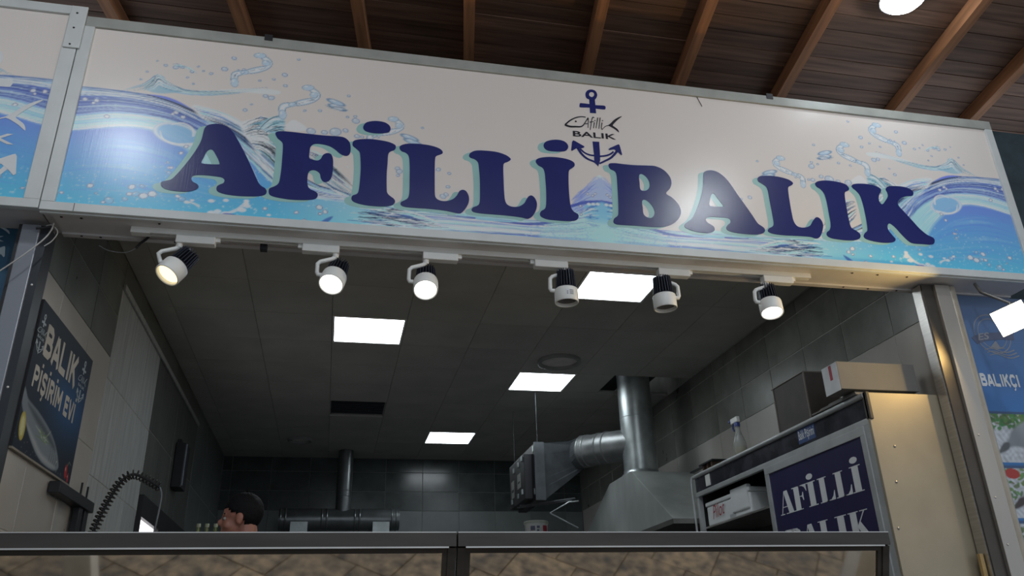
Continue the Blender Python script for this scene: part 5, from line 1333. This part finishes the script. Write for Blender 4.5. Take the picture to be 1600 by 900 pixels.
bx('plate', BLACK, tg, 2.985, 3.12, 6.08, 6.34, CZ + 0.045, CZ + 0.06, 0.003)
bx('handle', BLACK, tg, 3.03, 3.06, 6.34, 6.62, CZ + 0.048, CZ + 0.060)
for y in (6.12, 6.20, 6.28): bx('foot', mat('rusty_iron', (0.10, 0.06, 0.04), 0.7), tg, 3.0, 3.10, y, y + 0.02, CZ + 0.0005, CZ + 0.045)

# wooden stick between cabinet and post
tag(MB().hexa([(3.395, 3.955, ZP), (3.44, 3.955, ZP), (3.44, 4.0, ZP), (3.395, 4.0, ZP)], [(3.430, 3.955, 1.91), (3.452, 3.955, 1.91), (3.452, 3.975, 1.91), (3.430, 3.975, 1.91)]).build('wooden_stick', mat('pale_wood', (0.45, 0.31, 0.13), 0.6, 0, .2), None, origin=(3.42, 3.97, ZP)), 'pale wooden stick standing between the cabinet and the steel post', 'stick')

# ================================================================== extractor hood, ducts and filter unit
hood = thing('extractor_hood', (3.13, 7.6, 2.45), 'galvanised pyramid extractor hood with round duct rising to the ceiling', 'extractor hood')
b = [(2.78, 6.50, 2.47), (3.48, 6.50, 2.47), (3.48, 9.45, 2.47), (2.78, 9.45, 2.47)]
tp = [(2.78, 7.40, 3.045), (3.40, 7.40, 3.045), (3.40, 8.05, 3.045), (2.78, 8.05, 3.045)]
MB().hexa(b, tp).build('canopy', mat('hood_sheet', (0.46, 0.485, 0.465), 0.36, 0.30, 0.22, 3, bump=0.04, bscale=8, rvar=0.1, stretch=(1, 1, .5)), hood, 0.004)
for a_ in ((2.777, 2.781, 6.498, 9.452), (2.781, 3.485, 6.498, 6.502), (2.781, 3.485, 9.448, 9.452)): bx('rim', STEEL_D, hood, *a_, 2.43, 2.47)
bx('underside', BLACK, hood, 2.79, 3.475, 6.51, 9.44, 2.455, 2.468)  # black sheet stands in for the shade under the hood
DX, DY_, DR = 2.97, 7.62, 0.168
MB().tube([(DX, DY_, 3.045), (DX, DY_, 4.28)], DR, 28).build('vertical_duct', GALV, hood)
MB().lathe([(DR + .02, 0), (DR + .02, .012), (DR + .004, .02), (DR + .004, .05)], 28, (DX, DY_, 3.045)).build('collar', GALV, hood)
for z in (3.62,): MB().lathe([(DR + .001, 0), (DR + .005, .004), (DR + .001, .008)], 28, (DX, DY_, z)).build('seam', GALV, hood)

fu = thing('filter_unit', (2.1, 8.4, 2.86), 'black filter box with white labels on a flared duct joined to the hood pipe', 'filter unit')
pc = [Vector((DX, DY_, 3.37)), Vector((2.78, 7.86, 3.385)), Vector((2.55, 8.16, 3.40))]
PIPE_D = mat('shade_toned_pipe', (0.22, 0.23, 0.23), 0.40, 0.55, 0.3, 6, rvar=0.12)  # pipe metal darkened in colour to stand in for shade
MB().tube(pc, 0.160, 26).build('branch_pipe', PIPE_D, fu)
ax_ = (pc[2] - pc[1]).normalized()
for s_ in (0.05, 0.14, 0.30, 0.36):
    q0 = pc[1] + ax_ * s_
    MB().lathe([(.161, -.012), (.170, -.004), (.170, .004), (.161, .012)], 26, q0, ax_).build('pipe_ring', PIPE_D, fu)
# square to round flare
uu = ax_.cross(Vector((0, 0, 1))).normalized(); ww = Vector((0, 0, 1))
N = 24
ring = [pc[2] + (uu * math.cos(2 * PI * k / N) * -1 + ww * math.sin(2 * PI * k / N)) * 0.158 for k in range(N)]
sq = []
yc, zc, hy, hz = 8.42, 3.16, 0.42, 0.285
for k in range(N):
    a = 2 * PI * k / N; cx_, sz_ = math.cos(a), math.sin(a); m_ = max(abs(cx_), abs(sz_))
    sq.append(Vector((2.08, yc + hy * cx_ / m_, zc + hz * sz_ / m_)))
# keep the rings aligned: ring starts on the far side of the pipe
mb = MB(); mb.add(sq + ring, [(k, (k + 1) % N, N + (k + 1) % N, N + k) for k in range(N)])
mb.build('flare', GALV_D, fu)
bx('filter_case', BLACK_P, fu, 1.985, 2.08, 8.0, 8.84, 2.873, 3.447, 0.006)
bx('filter_case', BLACK_P, fu, 1.90, 1.985, 8.12, 8.84, 2.90, 3.36, 0.006)
bx('case_edge', GALV_D, fu, 1.98, 2.085, 7.992, 8.0, 2.868, 3.452)
LBL = mat('white_label', (0.42, 0.43, 0.40), 0.6)
lab = bx('label_plate', LBL, fu, 1.8985, 1.8998, 8.30, 8.46, 3.05, 3.20); bx('label_print', INK, lab, 1.8975, 1.8984, 8.33, 8.43, 3.10, 3.12)
lab = bx('label_plate', LBL, fu, 1.8985, 1.8998, 8.62, 8.76, 3.00, 3.18); bx('label_print', INK, lab, 1.8975, 1.8984, 8.64, 8.74, 3.06, 3.09)
for y, z in ((8.2, 3.30), (8.36, 3.27), (8.58, 3.25), (8.2, 2.96), (8.4, 2.95), (8.7, 2.94)):
    bx('latch', GALV, fu, 1.885, 1.90, y, y + 0.04, z, z + 0.05)
for z in (2.93, 3.36): bx('latch', GALV, fu, 1.976, 1.985, 8.03, 8.06, z, z + 0.06)
for x, y in ((2.03, 8.05), (1.95, 8.8)):
    MB().tube([(x, y, 3.35), (x, y, 3.998)], 0.003, 6).build('hanger_rod', GALV_D, fu)
for k in range(2):
    MB().tube([(1.90, 8.5 - k * .12, 2.872), (2.35, 8.0 - k * .12, 2.866)], 0.009, 6).build('support_rail', GALV_D, fu)

# bent steel rod bracket below the flare
tag(MB().tube([(2.42, 8.0, 2.86), (2.32, 8.0, 2.85), (2.12, 8.0, 2.745), (2.13, 8.0, 2.735), (2.40, 8.0, 2.60)], 0.008, 6).build('bent_rod', GALV, None, origin=(2.3, 8.0, 2.7)), 'bent bright steel rod under the flared duct beside the hood', 'rod')

bdct = thing('horizontal_duct', (0.1, 10.9, 2.9), 'horizontal round duct with an upright pipe against the back wall', 'duct')
DUCTM = mat('dark_duct_metal', (0.20, 0.215, 0.22), 0.32, 0.7, 0.2, 6, rvar=0.1)
MB().tube([(-0.65, 10.95, 3.105), (0.86, 10.95, 3.105)], 0.135, 24).build('drum', DUCTM, bdct)
for x in (-0.63, -0.57, -0.12, -0.06, 0.29, 0.35, 0.76, 0.82):
    MB().lathe([(.135, -.012), (.142, -.004), (.142, .004), (.135, .012)], 24, (x, 10.95, 3.105), (1, 0, 0)).build('seam_ring', DUCTM, bdct)
MB().tube([(0.14, 10.95, 3.15), (0.14, 10.95, 3.995)], 0.098, 20).build('upright_pipe', DUCTM, bdct)
for z in (3.40, 3.47): MB().lathe([(.098, -.01), (.104, 0), (.098, .01)], 20, (0.14, 10.95, z)).build('seam_ring', DUCTM, bdct)
for x in (-0.50, 0.52): bx('bracket', GALV, bdct, x, x + 0.21, 10.80, 11.39, 2.90, 3.06)

# bucket under the filter, on an unseen steel table added to hold it up
tbl = thing('bucket_support', (2.1, 8.5, ZF), 'tall steel table hidden below the filter box, added to hold up the bucket', 'table')
bx('top', STEEL_D, tbl, 1.75, 2.5, 8.2, 8.9, 2.40, 2.44)
for x in (1.78, 2.43):
    for y in (8.23, 8.83): bx('leg', STEEL_D, tbl, x, x + .04, y, y + .04, ZF, 2.40)
bk = thing('plastic_bucket', (2.095, 8.5, 2.44), 'small white plastic bucket with printed side under the filter box', 'bucket')
MB().lathe([(0.001, 0.001), (0.105, 0.001), (0.122, 0.26), (0.128, 0.262), (0.128, 0.288), (0.118, 0.292), (0.110, 0.28), (0.001, 0.28)], 24, (2.095, 8.5, 2.44)).build('pail', WHITE_P, bk)
MB().lathe([(0.129, 0.262), (0.131, 0.27), (0.129, 0.285)], 24, (2.095, 8.5, 2.44)).build('rim', mat('grey_green_rim', (0.40, 0.43, 0.36), 0.5), bk)
pr_ = MB()
for a0, a1, z0, z1 in ((-2.3, -1.9, .19, .235), (-1.75, -1.55, .18, .20), (-1.75, -1.5, .21, .235)):
    for i in range(4):
        s0 = a0 + (a1 - a0) * i / 4; s1 = a0 + (a1 - a0) * (i + 1) / 4
        pr_.add([(2.095 + .1225 * math.cos(s), 8.5 + .1225 * math.sin(s), 2.44 + z) for s, z in ((s0, z0), (s1, z0), (s1, z1), (s0, z1))], [(0, 1, 2, 3)])
pr_.build('printed_label', mat('bucket_print', (0.10, 0.10, 0.16), 0.6), bk, recalc=False)
r_ = MB()
for i in range(5):
    s0 = -1.2 + .1 * i; s1 = s0 + .1
    r_.add([(2.095 + .1225 * math.cos(s), 8.5 + .1225 * math.sin(s), 2.44 + z) for s, z in ((s0, .18), (s1, .18), (s1, .24), (s0, .24))], [(0, 1, 2, 3)])
r_.build('red_patch', RED, bk, recalc=False)

# ================================================================== coiled rinse hose
hs_ = thing('coil_spring_faucet', (-1.28, 4.9, ZF), 'black coiled spring hose faucet arching in front of the grey tiles', 'faucet')
path = catmull([(-1.31, 4.9, 1.95), (-1.275, 4.9, 2.08), (-1.254, 4.9, 2.149), (-1.224, 4.9, 2.256), (-1.179, 4.9, 2.377), (-1.139, 4.9, 2.441), (-1.093, 4.9, 2.462), (-1.023, 4.9, 2.436), (-0.949, 4.9, 2.392)], 24, False)
coil = []
Lp = len(path)
turns = 34
tot = 0; acc = [0]
for i in range(1, Lp):
    tot += math.dist(path[i], path[i - 1]); acc.append(tot)
nn = turns * 12
for i in range(nn + 1):
    s_ = tot * i / nn
    k = max(0, min(Lp - 2, next((q - 1 for q in range(1, Lp) if acc[q] >= s_), Lp - 2)))
    f = (s_ - acc[k]) / max(1e-6, acc[k + 1] - acc[k])
    p = Vector(path[k]).lerp(Vector(path[k + 1]), f)
    tn = (Vector(path[k + 1]) - Vector(path[k])).normalized()
    nn_ = Vector((0, 1, 0)); bb = tn.cross(nn_)
    a = 2 * PI * turns * i / nn
    coil.append(p + (nn_ * math.cos(a) + bb * math.sin(a)) * 0.024)
MB().tube(coil, 0.0042, 5).build('spring', mat('spring_metal', (0.03, 0.028, 0.026), 0.35, 0.6), hs_)
MB().tube(path, 0.008, 8).build('inner_hose', BLACK_P, hs_)
MB().tube(catmull([(-0.949, 4.9, 2.392), (-0.935, 4.9, 2.35), (-0.935, 4.9, 2.28), (-0.948, 4.9, 2.10)], 8, False), 0.006, 8).build('spray_pipe', GALV_D, hs_)
MB().tube([(-0.948, 4.9, 2.11), (-0.95, 4.9, 2.02)], [0.012, 0.022], 10).build('spray_head', BLACK_P, hs_)
MB().tube([(-1.31, 4.9, ZF + 0.9), (-1.31, 4.9, 1.96)], 0.014, 10).build('riser', STEEL, hs_)
MB().lathe([(0.03, 0), (0.03, 0.02), (0.015, 0.03)], 14, (-1.31, 4.9, ZF + 0.88)).build('base', STEEL, hs_)
sk_ = thing('sink', (-1.1, 4.95, ZF), 'steel sink cabinet behind the counter under the coiled hose', 'sink')
bx('cabinet', STEEL_D, sk_, -1.45, -0.75, 4.75, 5.45, ZF, ZF + 0.86)
bx('rim', STEEL, sk_, -1.452, -0.73, 4.73, 5.47, ZF + 0.86, ZF + 0.88)

# three green bottle tops, on an unseen rack added to hold them up
st_ = thing('bottle_support', (-0.72, 5.7, ZF), 'steel rack added behind the counter to hold up the three green bottles', 'rack')
bx('shelf', STEEL_D, st_, -0.95, -0.45, 5.55, 5.85, 1.985, 2.0)
for x in (-0.94, -0.48):
    for y in (5.56, 5.82): bx('leg', STEEL_D, st_, x, x + .025, y, y + .025, ZF, 1.985)
GRN = mat('green_glass', (0.10, 0.13, 0.03), 0.25, 0, 0.3)
for k, (x, lb) in enumerate(((-0.835, 'nearest the tiled wall'), (-0.783, 'in the middle'), (-0.730, 'nearest the man'))):
    t = thing('green_bottle', (x, 5.7, 2.0), 'yellow green bottle top showing over the counter, ' + lb, 'bottle', 'green bottles behind the counter')
    MB().lathe([(0.001, 0.001), (0.024, 0.001), (0.024, 0.19), (0.021, 0.22), (0.012, 0.26), (0.010, 0.29)], 14, (x, 5.7, 2.0)).build('body', GRN, t)
    MB().lathe([(0.013, 0.285), (0.013, 0.308), (0.001, 0.31)], 12, (x, 5.7, 2.0)).build('cap', mat('pale_cap', (0.30, 0.32, 0.22), 0.5), t)

# ================================================================== man behind the counter, turned towards the tiled wall
def ellipsoid(mb, c, r, n=20, m=12):
    c = Vector(c)
    vs = [c + Vector((r[0] * math.sin(PI * i / m) * math.cos(2 * PI * k / n), r[1] * math.sin(PI * i / m) * math.sin(2 * PI * k / n), r[2] * math.cos(PI * i / m))) for i in range(1, m) for k in range(n)]
    fs = [((i * n + k), (i * n + (k + 1) % n), ((i + 1) * n + (k + 1) % n), ((i + 1) * n + k)) for i in range(m - 2) for k in range(n)]
    top = len(vs); vs += [c + Vector((0, 0, r[2])), c - Vector((0, 0, r[2]))]
    fs += [(k, top, (k + 1) % n) for k in range(n)]
    fs += [((m - 2) * n + (k + 1) % n, top + 1, (m - 2) * n + k) for k in range(n)]
    mb.add(vs, fs, True)
def capsule(mb, a, b, ra, rb):
    a, b = Vector(a), Vector(b)
    d = (b - a); L = d.length; d.normalize()
    pr = [(max(1e-4, ra * math.sin(t)), -ra * math.cos(t)) for t in [PI / 2 * i / 5 for i in range(6)]] + [(max(1e-4, rb * math.cos(t)), L + rb * math.sin(t)) for t in [PI / 2 * i / 5 for i in range(6)]]
    mb.lathe(pr, 14, a, d)
def fused(name, mb, m, parent, voxel, smooth=4):
    """overlapping shapes fused into one continuous skin"""
    o = mb.build('tmp_' + name, m, parent)
    r = o.modifiers.new('r', 'REMESH'); r.mode = 'VOXEL'; r.voxel_size = voxel
    s = o.modifiers.new('s', 'SMOOTH'); s.factor = 0.5; s.iterations = smooth
    dg = bpy.context.evaluated_depsgraph_get()
    me = bpy.data.meshes.new_from_object(o.evaluated_get(dg))
    me.name = name
    old = o.data
    bpy.data.objects.remove(o, do_unlink=True); bpy.data.meshes.remove(old)
    me.polygons.foreach_set('use_smooth', [True] * len(me.polygons))
    me.materials.clear(); me.materials.append(m)
    n_ = bpy.data.objects.new(name, me); COL.objects.link(n_); n_.parent = parent
    return _reg(n_, ORG[parent])
PY = 4.55
man = thing('person', (-0.43, PY, ZF), 'dark haired person behind the counter looking down towards the tiled wall, only the head showing', 'person')
SKIN = mat('skin', (0.30, 0.125, 0.085), 0.5, 0, 0.1, 12)
HAIR = mat('black_hair', (0.006, 0.006, 0.007), 0.6, 0, 0.4, 90, bump=0.5, bscale=220, spec=0.12)
body = MB(); shirt = MB(); trou = MB(); shoe = MB()
ellipsoid(body, (-.458, PY, 2.203), (.094, .074, .096))
ellipsoid(body, (-.500, PY, 2.140), (.056, .056, .074))
ellipsoid(body, (-.558, PY, 2.150), (.020, .013, .020)); ellipsoid(body, (-.548, PY, 2.168), (.012, .010, .022))
ellipsoid(body, (-.538, PY, 2.186), (.018, .048, .013))
ellipsoid(body, (-.545, PY, 2.108), (.013, .024, .008)); ellipsoid(body, (-.543, PY, 2.096), (.013, .022, .008))
ellipsoid(body, (-.532, PY, 2.074), (.022, .028, .018))
for s_ in (-1, 1):
    ellipsoid(body, (-.462, PY + s_ * .077, 2.160), (.019, .010, .033)); ellipsoid(body, (-.455, PY + s_ * .084, 2.168), (.013, .006, .022))
    ellipsoid(body, (-.520, PY + s_ * .040, 2.130), (.022, .018, .022))
capsule(body, (-.435, PY, 2.14), (-.412, PY, 1.97), .056, .064)
capsule(body, (-.42, PY - .15, 1.955), (-.42, PY + .15, 1.955), .060, .060)
ellipsoid(body, (-.43, PY, 1.80), (.110, .170, .20)); ellipsoid(body, (-.43, PY, 1.57), (.105, .145, .20)); ellipsoid(body, (-.43, PY, 1.42), (.105, .155, .13))
capsule(shirt, (-.42, PY - .15, 1.950), (-.42, PY + .15, 1.950), .074, .074); capsule(shirt, (-.412, PY, 1.99), (-.42, PY, 1.93), .072, .085)
ellipsoid(shirt, (-.43, PY, 1.80), (.126, .186, .21)); ellipsoid(shirt, (-.43, PY, 1.56), (.124, .164, .21))
ellipsoid(trou, (-.43, PY, 1.41), (.118, .168, .13))
for s_ in (-1, 1):
    hip, knee, ank = (-.43, PY + s_ * .085, 1.40), (-.445, PY + s_ * .095, 1.02), (-.42, PY + s_ * .10, .70)
    capsule(body, hip, knee, .080, .056); capsule(body, knee, ank, .054, .038)
    capsule(trou, hip, knee, .094, .070); capsule(trou, knee, (ank[0], ank[1], .72), .070, .058)
    ellipsoid(body, (-.47, PY + s_ * .10, .662), (.11, .040, .036)); ellipsoid(shoe, (-.475, PY + s_ * .10, .664), (.135, .050, .043))
    shd, elb, wri = (-.42, PY + s_ * .195, 1.93), (-.45, PY + s_ * .235, 1.655), (-.665, PY + s_ * .18, 1.62)
    capsule(body, shd, elb, .048, .038); capsule(body, elb, wri, .038, .025)
    capsule(shirt, shd, (-.435, PY + s_ * .216, 1.78), .064, .058)
    ellipsoid(body, (-.715, PY + s_ * .175, 1.612), (.050, .040, .017))
    for k, (dy, L) in enumerate(((-.030, .062), (-.010, .074), (.010, .070), (.030, .054))):
        a = (-.755, PY + s_ * .175 + dy, 1.610); b_ = (-.755 - L * .6, PY + s_ * .175 + dy * 1.1, 1.600); c_ = (-.755 - L, PY + s_ * .175 + dy * 1.1, 1.578)
        capsule(body, a, b_, .0088, .0082); capsule(body, b_, c_, .0082, .0072)
    t0 = (-.69, PY + s_ * .175 - s_ * .034, 1.606); t1 = (-.73, PY + s_ * .175 - s_ * .062, 1.594)
    capsule(body, t0, t1, .012, .010); capsule(body, t1, (-.765, PY + s_ * .175 - s_ * .066, 1.585), .0095, .008)
fused('body', body, SKIN, man, 0.006, 3)
fused('shirt', shirt, mat('dark_shirt', (0.03, 0.032, 0.04), 0.85, 0, .2), man, 0.010, 4)
fused('trousers', trou, mat('dark_trousers', (0.02, 0.02, 0.025), 0.85, 0, .2), man, 0.010, 4)
fused('shoes', shoe, BLACK_P, man, 0.008, 3)
# hair: a cap over the skull cut along the hairline, shorter at the nape
hm = MB(); n, m = 40, 28
c = Vector((-.450, PY, 2.206)); rr = (.1005, .0815, .101)
vs = [c + Vector((rr[0] * math.sin(PI * i / m) * math.cos(2 * PI * k / n), rr[1] * math.sin(PI * i / m) * math.sin(2 * PI * k / n), rr[2] * math.cos(PI * i / m))) for i in range(0, m + 1) for k in range(n)]
vs = [v + Vector((rng.gauss(0, .0012), rng.gauss(0, .0012), rng.gauss(0, .0012))) for v in vs]
fs = []
for i in range(m):
    for k in range(n):
        f = (i * n + k, i * n + (k + 1) % n, (i + 1) * n + (k + 1) % n, (i + 1) * n + k)
        p = sum((vs[j] for j in f), Vector()) / 4
        line = 2.222 if p.x < -.515 else (2.192 if p.x < -.475 else (2.155 if p.x < -.44 else 2.110))
        if p.z > line: fs.append(f)
hm.add(vs, fs, True)
ho = hm.build('hair', HAIR, man)
so = ho.modifiers.new('thick', 'SOLIDIFY'); so.thickness = 0.012; so.offset = -1
for s_ in (-1, 1):
    e = MB(); ellipsoid(e, (-.536, PY + s_ * .030, 2.166), (.012, .013, .010)); e.build('eye', mat('eye_white', (0.30, 0.28, 0.26), 0.4), man)
    e = MB(); ellipsoid(e, (-.547, PY + s_ * .030, 2.165), (.003, .006, .006)); e.build('iris', INK, man)
    e = MB(); capsule(e, (-.548, PY + s_ * .016, 2.188), (-.540, PY + s_ * .046, 2.190), .0045, .0035); e.build('eyebrow', HAIR, man)
